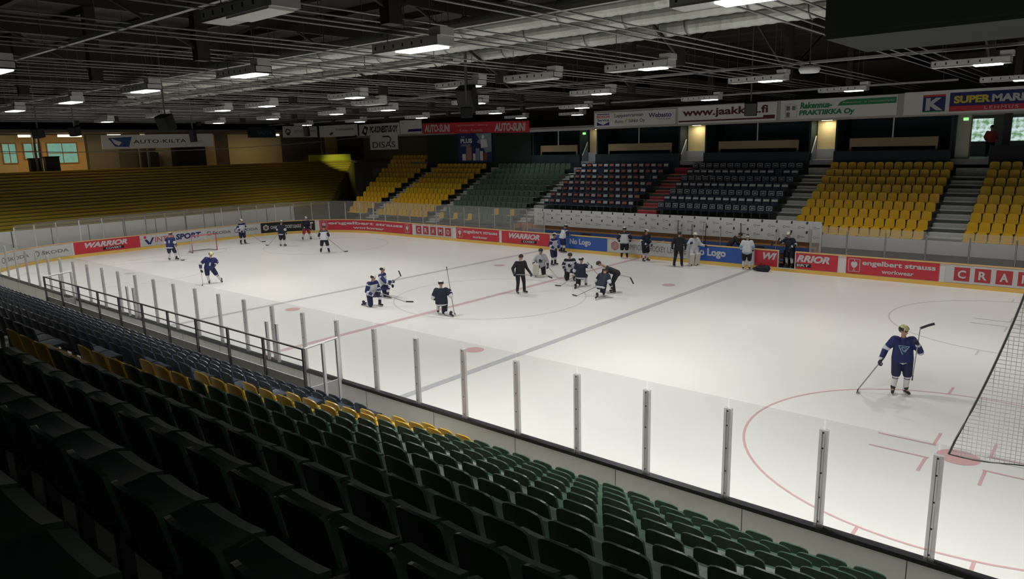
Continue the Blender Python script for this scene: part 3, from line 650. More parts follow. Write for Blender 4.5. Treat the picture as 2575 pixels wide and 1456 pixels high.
for cx_ in (.3, 3.85): b = MB(); b.tube([(cx_, 0, 1.3), (cx_, .2, 1.3)], .02, 5); b.build('hanging_cord', M_steel, [o for o in bpy.data.objects if o.get('category') == 'banner'][-1])
# blue poster
po = banner(-23.5, 5.57, 35.9, -19.45, 5.57, 35.9, 2.5, mat('poster_blue', (.012, .03, .14), .5), [], 'blue drinks poster with bottles and packs on the dark far wall', 'poster')
Fp = lambda u, v, off: (u, -off, v)
items_on(Fp, po, [('p', [(2.2, 2.45), (4.0, 2.45), (4.0, .9), (3.3, .8), (2.9, 1.5), (2.3, 1.7), (2.6, 2.0)], mat('poster_pale', (.25, .33, .38), .6)), ('t', 'PLUS', .35, 1.75, 1.65, 2.05, M_ban, {'bold': .05}), ('lines', [(.4, 1.52, 1.6, 1.52), (.4, 1.42, 1.5, 1.42)], .03, M_ban), ('t', 'Valio', .4, .9, 2.15, 2.28, M_ban, {'bold': 0}),
    ('r', .5, .95, .15, .72, M_ban), ('r', 1.0, 1.65, .15, 1.35, mat('pack_pink', (.4, .2, .18), .6)), ('r', 1.8, 2.1, .15, .75, M_ban), ('r', 2.15, 2.6, .15, 1.2, MATS['poster_pale'], .02), ('r', 2.65, 3.0, .15, .95, M_ban, .02), ('r', 3.05, 3.45, .15, .8, mat('pack_red', (.3, .06, .05), .6)),
    ('ring', 3.05, 2.15, 0, .17, M_ban, 16, .02), ('p', [(2.75, 1.95), (3.4, 1.95), (3.6, 1.3), (2.8, 1.2)], M_ban, .018)], .012)

# exit lights
for (x, y, z, lab) in ((-9.9, 35.85, 7.7, 'green exit light left of the first grey lettered banner'), (15.2, 35.85, 7.75, 'green exit light under the banner at the right edge')):
    root = empty('exit_light', (x, y, z), 0, lab, 'exit light'); b = MB(); b.box(-.11, .11, -.04, .04, -.07, .07); b.build('lit_face', M_exit, root); b = MB(); b.box(-.13, .13, .04, .08, -.09, .09); b.build('housing', M_white, root); b = MB(); b.tube([(0, .06, .05), (0, .06, 8.0-z+.01)], .012, 5); b.build('stem', M_steel, root)

# ------------------------------------------------------------------ far end: parapet, terrace, concourse
b = MB()
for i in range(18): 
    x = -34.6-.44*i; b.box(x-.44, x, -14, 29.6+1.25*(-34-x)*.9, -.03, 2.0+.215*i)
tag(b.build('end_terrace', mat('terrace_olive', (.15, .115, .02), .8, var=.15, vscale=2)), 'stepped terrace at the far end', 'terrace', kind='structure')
for i in range(18):
    x = -34.6-.44*i; y1 = 29.2+1.15*(-34-x)
    root = empty('terrace_bench', (x, 0, 2.0+.215*i), 0, f'long yellow bench plank on the far end terrace, {ordn(i+1)} from the bottom', 'bench', 'yellow benches on the far end terrace')
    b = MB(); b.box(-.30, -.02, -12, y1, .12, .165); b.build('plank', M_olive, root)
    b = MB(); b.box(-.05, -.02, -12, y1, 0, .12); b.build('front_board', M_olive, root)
root = empty('parapet', (-34, 0, 0), 0, 'white panelled parapet behind the far end glass', 'parapet')
b = MB(); b.box(-.06, .06, -8, 25.4, .0, 2.12); b.build('panels', M_wall, root)
b = MB()
for i in range(15): b.box(.061, .075, -7.8+2.35*i, -7.74+2.35*i, .95, 2.12)
b.build('joints', M_lgrey, root)
b = MB(); b.box(-34.5, -34.1, -14, 30, -.03, .95); tag(b.build('wall_end', mat('wall_end_dark', (.12, .12, .12), .8)), kind='structure')
b = MB(); b.box(-52, -42.3, -16, 46, 5.5, 5.75); tag(b.build('concourse_floor', mat('concourse_floor', (.3, .27, .22), .6)), 'floor of the far end concourse', 'floor', kind='structure')
b = MB(); b.box(-52, -42.1, -16, 46, 8.75, 9.0); tag(b.build('concourse_ceiling', mat('concourse_ceiling', (.12, .09, .07), .8)), kind='structure')
b = MB(); b.box(-47.2, -47.0, -16, 46, 5.75, 8.75); tag(b.build('wall_end_back', mat('concourse_wall', (.12, .1, .08), .8)), kind='structure')
b = MB(); b.box(-47.2, -47.0, -19.9, 44, 9.0, 12.2); tag(b.build('wall_end_upper', mat('upper_wall', (.03, .025, .02), .9)), kind='structure')
wallbits = [(3, 8.6, M_cream), (13.0, 13.8, M_orange), (8.6, 13.0, M_orange), (14.0, 16.5, mat('grey_shutter', (.2, .18, .13), .7)), (19.8, 21.2, M_cream), (24.3, 25.6, M_orange), (27.0, 31.0, M_cream), (31, 33, M_cream), (38.6, 40.2, M_orange)]
for n, (y0, y1, m) in enumerate(wallbits):
    b = MB(); b.box(-47.0, -46.92, y0, y1, 5.75, 8.7 if n != 4 else 7.6); tag(b.build('trim_%d' % (n+21), m), kind='structure')
for n, (y0, y1, z0, z1) in enumerate(((7.7, 8.6, 6.5, 8.0), (9.2, 10.4, 6.8, 8.0), (10.9, 13.1, 6.4, 8.0), (16.9, 17.6, 7.6, 8.2))):
    root = empty('window_%d' % (n+11), (-46.9, y0, z0)); tag(root, 'teal lit concourse window', 'window', kind='structure')
    b = MB(); b.box(0, .03, 0, y1-y0, 0, z1-z0); b.build('pane', M_win, root)
    b = MB()
    for (a0, a1, c0, c1) in ((-.08, 0, -.08, z1-z0+.08), (y1-y0, y1-y0+.08, -.08, z1-z0+.08), (0, y1-y0, -.08, 0), (0, y1-y0, z1-z0, z1-z0+.08), ((y1-y0)/2-.03, (y1-y0)/2+.03, 0, z1-z0), (0, y1-y0, (z1-z0)/2-.03, (z1-z0)/2+.03)): b.box(0, .06, a0, a1, c0, c1)
    b.build('window_frame', mat('wood_frame', (.4, .2, .07), .6), root)
for n, (y, L_, pw) in enumerate(((6.4, .5, 18), (8.4, .8, 30), (11.6, 1.7, 45), (15.0, 1.0, 25), (17.4, .5, 8), (28.2, .9, 25), (30.4, .6, 10))):
    lf = empty('fluorescent_light', (-43.6, y, 8.6), 0, f'warm fluorescent light under the far end concourse ceiling, {ordn(n+1)} from the left', 'ceiling light', 'warm lights of the far end concourse')
    b = MB(); b.box(-.09, .09, -L_/2, L_/2, -.14, .03); b.build('tube', M_emitw, lf); b = MB(); b.box(-.09, .09, -L_/2-.04, L_/2+.04, .03, .1); b.build('housing', M_lampbox, lf)
    ld = bpy.data.lights.new('tube_light', 'AREA'); ld.shape = 'RECTANGLE'; ld.size = .15; ld.size_y = L_; ld.energy = pw; ld.color = (1, .72, .36); lo = bpy.data.objects.new('light', ld); C.objects.link(lo); lo.parent = lf; lo.location = (0, 0, -.16)
for y in (8.75, 9.05, 16.6, 17.3, 35.2):
    b = MB(); b.box(-42.9, -42.7, y-.07, y+.07, 5.75, 8.75); tag(b.build('column', mat('steel_column', (.1, .09, .07), .6)), kind='structure')
for n, (y, w, h) in enumerate(((8.7, .7, 1.1), (9.9, 1.0, 1.2))):
    root = empty('bin', (-43.2, y, 5.75), 0, ['smaller', 'larger'][n]+' dark waste bin at the left end of the concourse', 'bin'); b = MB(); b.box(-.3, .3, -w/2, w/2, 0, h-.1); b.build('body', M_dark, root, bevel=.03); b = MB(); b.box(-.33, .33, -w/2-.03, w/2+.03, h-.1, h); b.build('lid', M_rubber, root, bevel=.02)
b = MB(); b.box(-46.5, -46, 18.0, 19.6, 5.75, 7.1); b.box(-46.5, -46, 21.4, 24.1, 5.75, 7.6); tag(b.build('wall_end_niches', mat('niche_dark', (.015, .017, .02), .8)), kind='structure')
# yellow sheet at the far upper corner of the terrace
b = MB(); b.obox((-42.5, 33.3, 6.1), (-42.5, 38.6, 6.1), .05, .7); tag(b.build('yellow_barrier', mat('bright_yellow', (.62, .6, .05), .6)), 'bright yellow barrier sheet at the top right of the end terrace', 'barrier')
ld = bpy.data.lights.new('corner_light', 'SPOT'); ld.energy = 500; ld.spot_size = math.radians(50); ld.spot_blend = .9; ld.color = (.95, 1, .5); 
lf = empty('spotlight', (-37.5, 35.6, 8.1), 0, 'small spotlight lighting the yellow corner barrier', 'spotlight'); b = MB(); b.tube([(0, 0, 0), (0, 0, .25)], [.09, .06]); b.build('housing', M_rubber, lf)
lo = bpy.data.objects.new('light', ld); C.objects.link(lo); lo.parent = lf; lo.rotation_euler = Vector((-4.2, 1.0, -2.7)).to_track_quat('-Z', 'Y').to_euler(); lo.location = (-.05, 0, -.06)
# ================================================================== CEILING
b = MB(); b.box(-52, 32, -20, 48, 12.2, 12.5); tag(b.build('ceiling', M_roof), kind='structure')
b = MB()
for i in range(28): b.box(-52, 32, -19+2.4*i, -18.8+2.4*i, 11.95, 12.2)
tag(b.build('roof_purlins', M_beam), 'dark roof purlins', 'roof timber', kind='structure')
BX = [24.9, 18.2, 11.45, 4.3, -2.3, -9.0, -16.0, -22.9, -29.8, -36.7]
for n, x in enumerate(BX):
    root = empty('roof_truss', (x, 0, 9), 0, f'dark timber roof truss with hanging posts, {ordn(n+1)} from the right', 'roof truss', None)
    b = MB(); b.box(-.11, .11, -19, 44, 2.3, 2.95); b.build('top_chord', M_beam, root)
    for y in (-12, -1.5, 9.8, 19, 27.4): 
        b = MB(); b.box(-.13, .13, y-.16, y+.16, .15, 2.3); b.build('hanging_post', M_beam, root)
    for y in (-1.5, 9.8, 19):
        for q in (-4, 4): b = MB(); b.obox((0, y, .4), (0, y+q, 2.3), .07, .07); b.build('diagonal_tie', M_beam, root)
# tension pipes running across the hall
n = 0
for i in range(17):
    xb = 16.3-3.43*i
    root = empty('pipe_bundle', (xb, 0, 9.0), 0, f'bundle of thin pale pipes across the hall under the roof, {ordn(i+1)} from the right', 'pipes', 'pale pipe bundles under the roof')
    for k, (dx, dz) in enumerate(((-.28, .44), (0, .48), (.26, .54), (.5, .62))):
        if k == 3 and i % 2: continue
        b = MB(); b.tube([(dx, -19, dz), (dx, 35.5, dz)], .021, 6); b.build('pipe', M_pipe, root, smooth=True)
for n, (y, z, x0, x1, w, lab) in enumerate(((-3.9, 9.5, -34, 12.5, .1, 'pale cable tray along the hall at upper left'), (1.55, 9.55, -30, 24, .12, 'pale cable tray above the air ducts'), (5.6, 9.5, -40, 6, .08, 'thin pale conduit left of the air ducts'), (16.6, 9.55, -40, 26, .2, 'wide pale cable tray beyond the air ducts'), (27.5, 9.3, -40, 16, .1, 'thin pale conduit near the far banners'))):
    root = empty('cable_tray', ((x0+x1)/2, y, z), 0, lab, 'cable tray'); L_ = (x1-x0)/2
    b = MB(); b.box(-L_, L_, -w/2, w/2, -.015, 0); b.box(-L_, L_, -w/2, -w/2+.02, 0, .07); b.box(-L_, L_, w/2-.02, w/2, 0, .07); b.build('tray', M_pipe, root)
    b = MB()
    x = -L_+1
    while x < L_: b.tube([(x, 0, .02), (x, 0, 12.2-z)], .012, 5); x += 3.4
    tag(b.build('hanger', M_steel, root), kind='stuff')
# spiral ducts
def duct(y, z, r, x0, x1, lab):
    root = empty('air_duct', ((x0+x1)/2, y, z), 0, lab, 'air duct'); b = MB(); L_ = (x1-x0)/2; seg = 20; K = int((x1-x0)/.11)
    for i in range(K+1):
        x = -L_+(x1-x0)*i/K; rr = r+(.014 if i % 3 == 0 else 0)
        for k in range(seg):
            t = 2*PI*k/seg; b.v.append((x+.08*math.sin(t), rr*math.cos(t), rr*math.sin(t)))
    for i in range(K):
        for k in range(seg): b.f.append((i*seg+k, i*seg+(k+1) % seg, (i+1)*seg+(k+1) % seg, (i+1)*seg+k)); b.m.append(0)
    b.f.append(tuple(range(seg))); b.m.append(0); b.f.append(tuple(K*seg+k for k in range(seg))[::-1]); b.m.append(0)
    b.build('duct_shell', M_duct, root); b = MB()
    x = -L_+.8
    while x < L_:
        b.tube([(x, 0, r), (x, 0, 12.2-z)], .014, 5); b.tube([(x, (r+.03)*math.cos(t), (r+.03)*math.sin(t)) for t in [2*PI*i/16 for i in range(17)]], .016, 4); x += 3.4
    tag(b.build('hanger_band', M_steel, root), kind='stuff')
duct(5.0, 10.25, .29, -14, 16.85, 'spiral air duct nearest the camera of the three under the roof')
duct(6.9, 10.25, .29, -20, 16.85, 'middle spiral air duct of the three under the roof')
duct(8.9, 10.2, .3, -26, 16.85, 'spiral air duct farthest from the camera of the three')

# ceiling lamps
def lamp_parts(small=False):
    L_, w, h = 2.1, .5, .2; a = MB()
    a.box(-L_/2, L_/2, -w/2, -w/2+.02, 0, h); a.box(-L_/2, L_/2, w/2-.02, w/2, 0, h); a.box(-L_/2, L_/2, -w/2, w/2, h-.02, h)
    a.box(-L_/2, -L_/2+.02, -w/2, w/2, 0, h); a.box(L_/2-.02, L_/2, -w/2, w/2, 0, h); p0, p1 = (.1, .82) if small else (-.3, .92)
    a.box(-L_/2, p0, -w/2, w/2, 0, .03); a.box(p1, L_/2, -w/2, w/2, 0, .03)
    a.box(.75, 1.1, -.2, .2, h, h+.16)
    s = MB()
    for i in range(6): s.box(-.95+.3*i, -.91+.3*i, -w/2-.006, -w/2+.001, .07, .14)
    d = MB(); d.box(p0, p1, -w/2+.03, w/2-.03, -.03, .012)
    hg = MB(); hg.tube([(-.8, 0, h), (-.8, 0, 3.0)], .01, 5); hg.tube([(.6, 0, h), (.6, 0, 3.0)], .01, 5)
    return a, s, d, hg
LA, LS, LD, LH = lamp_parts()
lm = [LA.mesh('housing', M_lampbox), LS.mesh('slots', M_black), LD.mesh('diffuser', M_emit), LH.mesh('hanger', M_steel), LD.mesh('diffuser', M_white)]
LA2, _s, LD2, _h = lamp_parts(True); lm2 = [LA2.mesh('housing', M_lampbox), lm[1], LD2.mesh('diffuser', M_emit), lm[3], lm[4]]
rows = [(.4, [31.1, 24.2, 17.3, 9.9, 2.9, -3.7, -10.4, -17.2, -24, -30.8]), (8.4, [31.5, 10.9, 3.6, -2.9, -9.5, -13.6, -20.4, -28]), (16.1, [25, 18.1, 11.4, 4.1, -3.2, -9.9, -14.6, -21.5, -28.5]), (25.2, [25, 18.2, 11.8, 4.8, -3.2, -10, -17, -24.0, -31]), (33.3, [-9.2, -14.5])]  # two near rows continue the grid out of view at right, added for light
def lamp(x, y, lit, lab, en=1.0):
    root = empty('ceiling_lamp', (x, y, 9.0), 0, lab, 'ceiling lamp', 'white lamps hanging over the ice')
    L = lm2 if (lit and y > 5) else lm
    for nm, me in (('housing', L[0]), ('slots', L[1]), ('diffuser', L[2] if lit else L[4]), ('hanger', L[3])):
        o = bpy.data.objects.new(nm, me); C.objects.link(o); o.parent = root
    if lit:
        ld = bpy.data.lights.new('lamp_light', 'AREA'); ld.shape = 'RECTANGLE'; ld.size = .7 if y > 5 else 1.15; ld.size_y = .42; ld.energy = LAMP_W*en; ld.spread = math.radians(LAMP_SPREAD); ld.color = (1, .985, .95)
        lo = bpy.data.objects.new('light', ld); C.objects.link(lo); lo.parent = root; lo.location = (.46 if y > 5 else .31, 0, -.04)
RN = ['nearest', 'second', 'third', 'fourth', 'farthest']
for r, (y, xs) in enumerate(rows):
    for i, x in enumerate(xs): lamp(x, y, True, f'lit white lamp over the ice, {RN[r]} row from camera, {ordn(i+1)} from the right', {0: 1.15, 1: 1.0, 2: .8, 3: .65, 4: .25}[r]*(1.9 if r == 0 and x > 5 else 1.8 if r == 1 and x > 5 else 1.25 if r == 2 and x > 5 else 1.))
for (x, y, lab, en) in ((31.2, -6, 'added fill lamp out of view over the near stand, rightmost', .75), (24.6, -6, 'added fill lamp out of view over the near stand, right of the camera', .12), (.3, -4.9, 'lit lamp over the near stand at the left edge', .25)): lamp(x, y, True, lab, en)  # the two right-hand lamps are unseen fill, added to brighten near boards and seats
for (x, y, lab) in ((11.3, -4.3, 'unlit pale lamp box at the top, left of the hanging post'), (6.9, 8.4, 'unlit lamp box between two lit lamps, left of the air duct end'), (-6, 12, 'small unlit lamp box among the left pipes')): lamp(x, y, False, lab)

# big dark suspended unit at the upper right
root = empty('suspended_unit', (16.93, 5.7, 8.95), 0, 'huge dark box hanging under the roof at the upper right', 'suspended box')
b = MB(); b.box(0, 9, 0, 3.3, .1, 2.3); b.build('body', mat('unit_black', (.006, .011, .009), .8), root)
b = MB(); b.box(0.02, 9, 0.02, 3.2, 0, .1); b.build('base', MATS['unit_black'], root)
b = MB(); b.box(1.2, 5.0, 4.0, 5.6, 0.3, .55); b.build('air_plenum', M_duct, root)
# speakers
def speaker(x, y, z, w, h, lab, tilt=.35):
    root = empty('loudspeaker', (x, y, z), .4, lab, 'loudspeaker'); b = MB(); b.obox((0, 0, -h/2), (0, -tilt*h, h/2) if False else (0, 0, h/2), w, w*.8); o = b.build('cabinet', M_rubber, root, bevel=.04); o.rotation_euler = (tilt, 0, 0)
    b = MB(); b.obox((0, -w*.41, -h*.42), (0, -w*.41, h*.42), w*.85, .02); o = b.build('grille', M_black, root); o.rotation_euler = (tilt, 0, 0)
    b = MB(); b.tube([(0, 0, h/2-.05), (0, 0, 12.2-z)], .03); b.build('hanger', M_steel, root)
speaker(4.3, 8.0, 8.55, .62, .85, 'large black loudspeaker hanging below a lamp near the red banner')
speaker(4.9, 7.3, 8.05, .35, .35, 'small black loudspeaker hanging under the large one', .1)
speaker(8.85, 21.8, 8.3, .55, .6, 'black loudspeaker in front of the banner with the web address', .2)
speaker(-6.5, 2.4, 8.1, .55, .6, 'black loudspeaker hanging left of the white banner at far end')
speaker(-20.5, 2.3, 8.1, .48, .48, 'black loudspeaker over the far end, leftmost of two', .2); speaker(-17.3, 2.9, 8.1, .45, .45, 'black loudspeaker over the far end, right of the leftmost', .2)
speaker(-27, 13.6, 8.1, .4, .85, 'tall black loudspeaker in front of the white end banner', .1)
speaker(-24.5, 21.0, 8.3, .38, .7, 'black loudspeaker in front of the corner banners', .1)
# round fan / floodlight
root = empty('ceiling_fan', (13.4, 15.6, 9.25), 0, 'round white fan housing hanging left of the dark box', 'fan'); b = MB(); b.tube([(0, 0, -.12), (0, 0, .0), (0, 0, .12)], [.3, .36, .3], 20); b.build('drum', M_white, root, smooth=True); b = MB(); b.tube([(0, 0, .1), (0, 0, 2.9)], .02); b.build('hanger', M_steel, root)
# hanging white cable across the far end
b = MB(); pts = []
for i in range(25):
    t = i/24; pts.append((-40+t*4.5, 4+t*32, 7.25-1.0*math.sin(PI*(.12+t*.5))+1.35*t*t+.55))
b.tube(pts, .03, 6); tag(b.build('slack_cable', M_pipe, smooth=True), 'slack pale cable sagging in front of the far end concourse', 'cable')

# ================================================================== NET at the right
root = empty('safety_net', (20.65, .24, 2.6), 0, 'white safety net hanging behind the near glass at the right edge', 'net')
def nx0(z): return .0+.35*(z-2.6)/1.0*(1-.09*(z-2.6))
b = MB(); ZS = [2.55+.055*i for i in range(112)]
for z in ZS:
    x = max(0, nx0(z)); dzb = 0
    b.tube([(x+q*.8, .25*math.sin((x+q*.8)*1.7)*.5, z-2.6-.02*math.sin(q*2)) for q in range(8)], .005, 3, cap=False)
for i in range(100):
    x = .03+.055*i; pts = [(x, .25*math.sin(x*1.7)*.5, z-2.6) for z in ZS[::8] if max(0, nx0(z)) <= x+.01]
    if len(pts) > 1: b.tube(pts, .005, 3, cap=False)
tag(b.build('mesh', M_net, root), kind='stuff')
b = MB(); b.tube([(max(0, nx0(z)), .25*math.sin(max(0, nx0(z))*1.7)*.5, z-2.6) for z in ZS[::4]], .016, 6); b.build('edge_rope', mat('rope', (.22, .22, .22), .8), root)
b = MB(); b.tube([(.15*i, .25*math.sin(.15*i*1.7)*.5, -.05-.03*math.sin(i*.7)) for i in range(36)], .01, 5); b.build('bottom_rope', MATS['rope'], root)

# ================================================================== GOAL
def goal(x, y, rz, lab):
    root = empty('goal', (x, y, 0), rz, lab, 'hockey goal')
    b = MB(); b.tube([(0, -.915, 0), (0, -.915, 1.2), (0, .915, 1.2), (0, .915, 0)], .035, 8); b.build('goal_frame', M_red, root, smooth=True)
    b = MB(); b.tube([(0, -.915, .03), (-.9, -.75, .03), (-1.05, 0, .03), (-.9, .75, .03), (0, .915, .03)], .03, 6); b.tube([(0, -.9, 1.2), (-.5, -.6, 1.2), (-.5, .6, 1.2), (0, .9, 1.2)], .02, 6); b.build('base_frame', mat('pale_frame', (.3, .3, .3), .5), root, smooth=True)
    b = MB(); N = 26
    def q(u, v):   # u -1..1 around, v 0..1 height
        ax = [(-.0, -.915), (-.9, -.75), (-1.05, 0), (-.9, .75), (0, .915)]; t = (u+1)*2; i = min(3, int(t)); s = t-i
        bx = ax[i][0]*(1-s)+ax[i+1][0]*s; by = ax[i][1]*(1-s)+ax[i+1][1]*s; return (bx*(1-.5*v), by*(1-.1*v), 1.2*v)
    for i in range(N*2+1): u = -1+i/N; b.tube([q(u, v/6) for v in range(7)], .004, 3, cap=False)
    for j in range(18): b.tube([q(-1+i/6, j/18) for i in range(13)], .004, 3, cap=False)
    for j in range(14): yy = -.9+1.8*j/13; b.tube([(0, yy, 1.2), (-.5, yy*.66, 1.19)], .004, 3, cap=False)
    tag(b.build('net', mat('goal_net', (.6, .6, .6), .8), root), kind='stuff')
goal(-27.55, 13.85, 0.03, 'red framed hockey goal with white net at the far end')

# ================================================================== TIMEKEEPERS' BOX on the near side
root = empty('penalty_box', (-1.75, -.6, 0), 0, 'grey glazed timekeepers enclosure with metal rail behind the near boards', 'penalty box')
x0, x1, y1 = -9.3, 8.9, -.55      # local extents
RX = [x1-1.82*i for i in range(11)]
b = MB(); b.box(x0, x1, y1-.0, y1+.04, 0, 1.32); b.box(x0, x0+.04, y1, .45, 0, 1.1); b.box(x1-.04, x1, y1, .45, 0, 1.1); b.build('lower_panel', mat('box_panel', (.42, .40, .40), .5, var=.08, vscale=1.2), root)
b = MB(); b.box(x0, x1, y1, .45, .35, .4); b.build('platform', mat('platform_grey', (.35, .34, .34), .6), root)
b = MB(); b.tube([(x0, y1-.02, 2.13), (x1, y1-.02, 2.13)], .028, 8); b.tube([(x0, y1-.02, 1.83), (x1, y1-.02, 1.83)], .018, 6); b.build('rail', M_steel, root)
for x in RX:
    b = MB(); b.obox((x, y1-.02, .3), (x, y1-.02, 2.15), .06, .06, up=(0, 1, 0)); b.build('rail_post', M_steel, root)
for x, s in ((x1, 1), (x0, -1)):
    b = MB(); b.tube([(x, y1, 2.13), (x, .45, 2.2)], .03, 8); b.build('rail', M_alu, root)
    for yy in (.0, .43): b = MB(); b.obox((x, yy, .3), (x, yy, 2.17), .07, .07, up=(0, 1, 0)); b.build('rail_post', M_alu, root)
b = MB(); b.box(x0, x1, y1+.01, y1+.02, 1.32, 1.8); b.build('pane', M_glass, root)
b = MB(); b.box(-6, 7.5, -.1, .2, .78, .82); b.box(-5.5, -5.4, -.05, .15, .4, .78); b.box(7, 7.1, -.05, .15, .4, .78); b.build('table', M_white, root)

# ================================================================== PEOPLE
def blob(name, prims, vox, mats, parent=None, smooth=4, matfn=None):
    """prims: (a, b, ra, rb, material index). Voxel union of tapered capsules -> one continuous mesh"""
    bm = bmesh.new()
    for (a, c, ra, rb, mi) in prims:
        a = Vector(a); c = Vector(c)
        for p, r in ((a, ra), (c, rb)): bmesh.ops.create_icosphere(bm, subdivisions=2, radius=r, matrix=Matrix.Translation(p))
        d = c-a; L_ = d.length
        if L_ > 1e-4:
            q = d.to_track_quat('Z', 'Y').to_matrix().to_4x4()
            bmesh.ops.create_cone(bm, cap_ends=True, segments=14, radius1=ra, radius2=rb, depth=L_, matrix=Matrix.Translation((a+c)/2) @ q)
    me = bpy.data.meshes.new(name); bm.to_mesh(me); bm.free(); o = bpy.data.objects.new(name, me); C.objects.link(o)
    m = o.modifiers.new('r', 'REMESH'); m.mode = 'VOXEL'; m.voxel_size = vox
    m = o.modifiers.new('s', 'SMOOTH'); m.iterations = smooth; m.factor = .5
    dg = bpy.context.evaluated_depsgraph_get(); new = bpy.data.meshes.new_from_object(o.evaluated_get(dg)); new.name = name
    bpy.data.objects.remove(o); bpy.data.meshes.remove(me)
    new.materials.clear()
    for mm in mats: new.materials.append(mm)
    n = len(new.polygons)
    if len(mats) > 1 and n:
        cen = np.empty(n*3); new.polygons.foreach_get('center', cen); cen = cen.reshape(-1, 3)
        best = np.full(n, 1e9); idx = np.zeros(n, int); tt = np.zeros(n); pi = np.zeros(n, int)
        for k, (a, c, ra, rb, mi) in enumerate(prims):
            a = np.array(a, float); c = np.array(c, float); d = c-a; L2 = max(d@d, 1e-9); t = np.clip(((cen-a)@d)/L2, 0, 1)
            dist = np.linalg.norm(cen-(a+t[:, None]*d), axis=1)-(ra+(rb-ra)*t); w = dist < best; best[w] = dist[w]; idx[w] = mi; tt[w] = t[w]; pi[w] = k
        if matfn: idx = matfn(cen, pi, tt, idx)
        new.polygons.foreach_set('material_index', idx.astype(np.int32))
    new.shade_smooth(); o = bpy.data.objects.new(name, new); C.objects.link(o)
    if parent: o.parent = parent
    return o
def V3(*a): return Vector(a)
BASE = dict(pel=(0, 0, .98), chest=(0, .01, 1.33), neck=(0, .0, 1.54), head=(0, .03, 1.72), shR=(.2, 0, 1.47), shL=(-.2, 0, 1.47), elR=(.32, -.03, 1.2), elL=(-.32, -.03, 1.2),
            haR=(.31, .17, 1.0), haL=(-.31, .17, 1.0), hipR=(.1, 0, .95), hipL=(-.1, 0, .95), knR=(.14, .05, .53), knL=(-.14, .05, .53), anR=(.16, 0, .13), anL=(-.16, 0, .13), toR=(.19, .17, .08), toL=(-.19, .17, .08), look=0., nod=0.)
UP = ('chest', 'neck', 'head', 'shR', 'shL', 'elR', 'elL', 'haR', 'haL')
def make_pose(lean=0, side=0, drop=0, shift=(0, 0), twist=0, **kw):
    p = {k: (Vector(v) if isinstance(v, tuple) else v) for k, v in BASE.items()}
    M = Matrix.Translation(p['pel']) @ Matrix.Rotation(math.radians(side), 4, 'Y') @ Matrix.Rotation(-math.radians(lean), 4, 'X') @ Matrix.Rotation(math.radians(twist), 4, 'Z') @ Matrix.Translation(-p['pel'])
    for k in UP: p[k] = M @ p[k]
    off = Vector((shift[0], shift[1], -drop))
    for k in UP+('pel', 'hipR', 'hipL'): p[k] = p[k]+off
    for k, v in kw.items(): p[k] = Vector(v) if isinstance(v, tuple) else v
    return p
M_skin = mat('skin', (.5, .27, .19), .55); M_hair = mat('hair_brown', (.04, .025, .018), .7); M_jnavy = mat('jersey_navy', (.012, .022, .12), .7); M_jdk = mat('jersey_dark', (.008, .014, .035), .7); M_jwhite = mat('jersey_white', (.62, .64, .68), .7); M_jlb = mat('jersey_light_blue', (.25, .42, .6), .7)
M_pnavy = mat('pants_navy', (.012, .018, .07), .7); M_pblk = mat('pants_black', (.008, .009, .016), .7); M_sock = mat('sock_white', (.68, .68, .7), .8); M_skate = mat('skate_black', (.02, .02, .022), .35); M_blade = mat('skate_blade', (.6, .62, .65), .3, metal=.8); M_hold = mat('blade_holder', (.7, .7, .7), .4)
M_glove = mat('glove_dark', (.02, .02, .045), .6); M_hgold = mat('helmet_gold', (.6, .55, .25), .35); M_hdark = mat('helmet_dark', (.02, .018, .022), .4); M_hwhite = mat('helmet_white', (.7, .68, .6), .35); M_track = mat('tracksuit_black', (.012, .013, .02), .75); M_pad = mat('goalie_pad', (.66, .63, .55), .6); M_padk = mat('pad_trim', (.05, .05, .06), .6)
M_jred = mat('jersey_red', (.3, .02, .03), .7); M_eye = mat('eye_dark', (.02, .012, .01), .3); M_lip = mat('lip', (.35, .11, .1), .5); M_stick = mat('stick_grey', (.38, .37, .35), .45); M_blk2 = mat('stick_blade', (.03, .03, .035), .6)
KITS = {
 'navy': dict(j=[M_jnavy, M_jwhite], p=M_pnavy, s=[M_sock, M_jnavy], h=[M_hgold, M_hdark], inv=False),
 'dark': dict(j=[M_jdk, M_jwhite], p=M_pblk, s=[M_sock, M_jdk], h=[M_hwhite, M_hdark], inv=False),
 'white': dict(j=[M_jwhite, M_jnavy], p=M_pnavy, s=[M_sock, M_jdk], h=[M_hwhite, M_hdark], inv=True),
 'whiteb': dict(j=[M_jwhite, M_jdk], p=M_pblk, s=[M_sock, M_jdk], h=[M_hdark, M_hdark], inv=True),
 'red': dict(j=[M_jdk, M_jred], p=mat('pants_red', (.3, .03, .03), .7), s=[M_sock, M_jred], h=[M_hwhite, M_hdark], inv=False),
 'track': dict(j=[M_track, M_track], p=M_track, s=[M_track, M_track], h=None, inv=False),
 'goalie': dict(j=[mat('goalie_white', (.5, .51, .54), .7), M_jdk], p=M_pblk, s=[M_pad, M_padk], h=[M_hdark, M_hdark], inv=False),
 'goaliew': dict(j=[M_jwhite, M_jwhite], p=M_jwhite, s=[M_pad, M_padk], h=[M_hwhite, M_hwhite], inv=False),
}
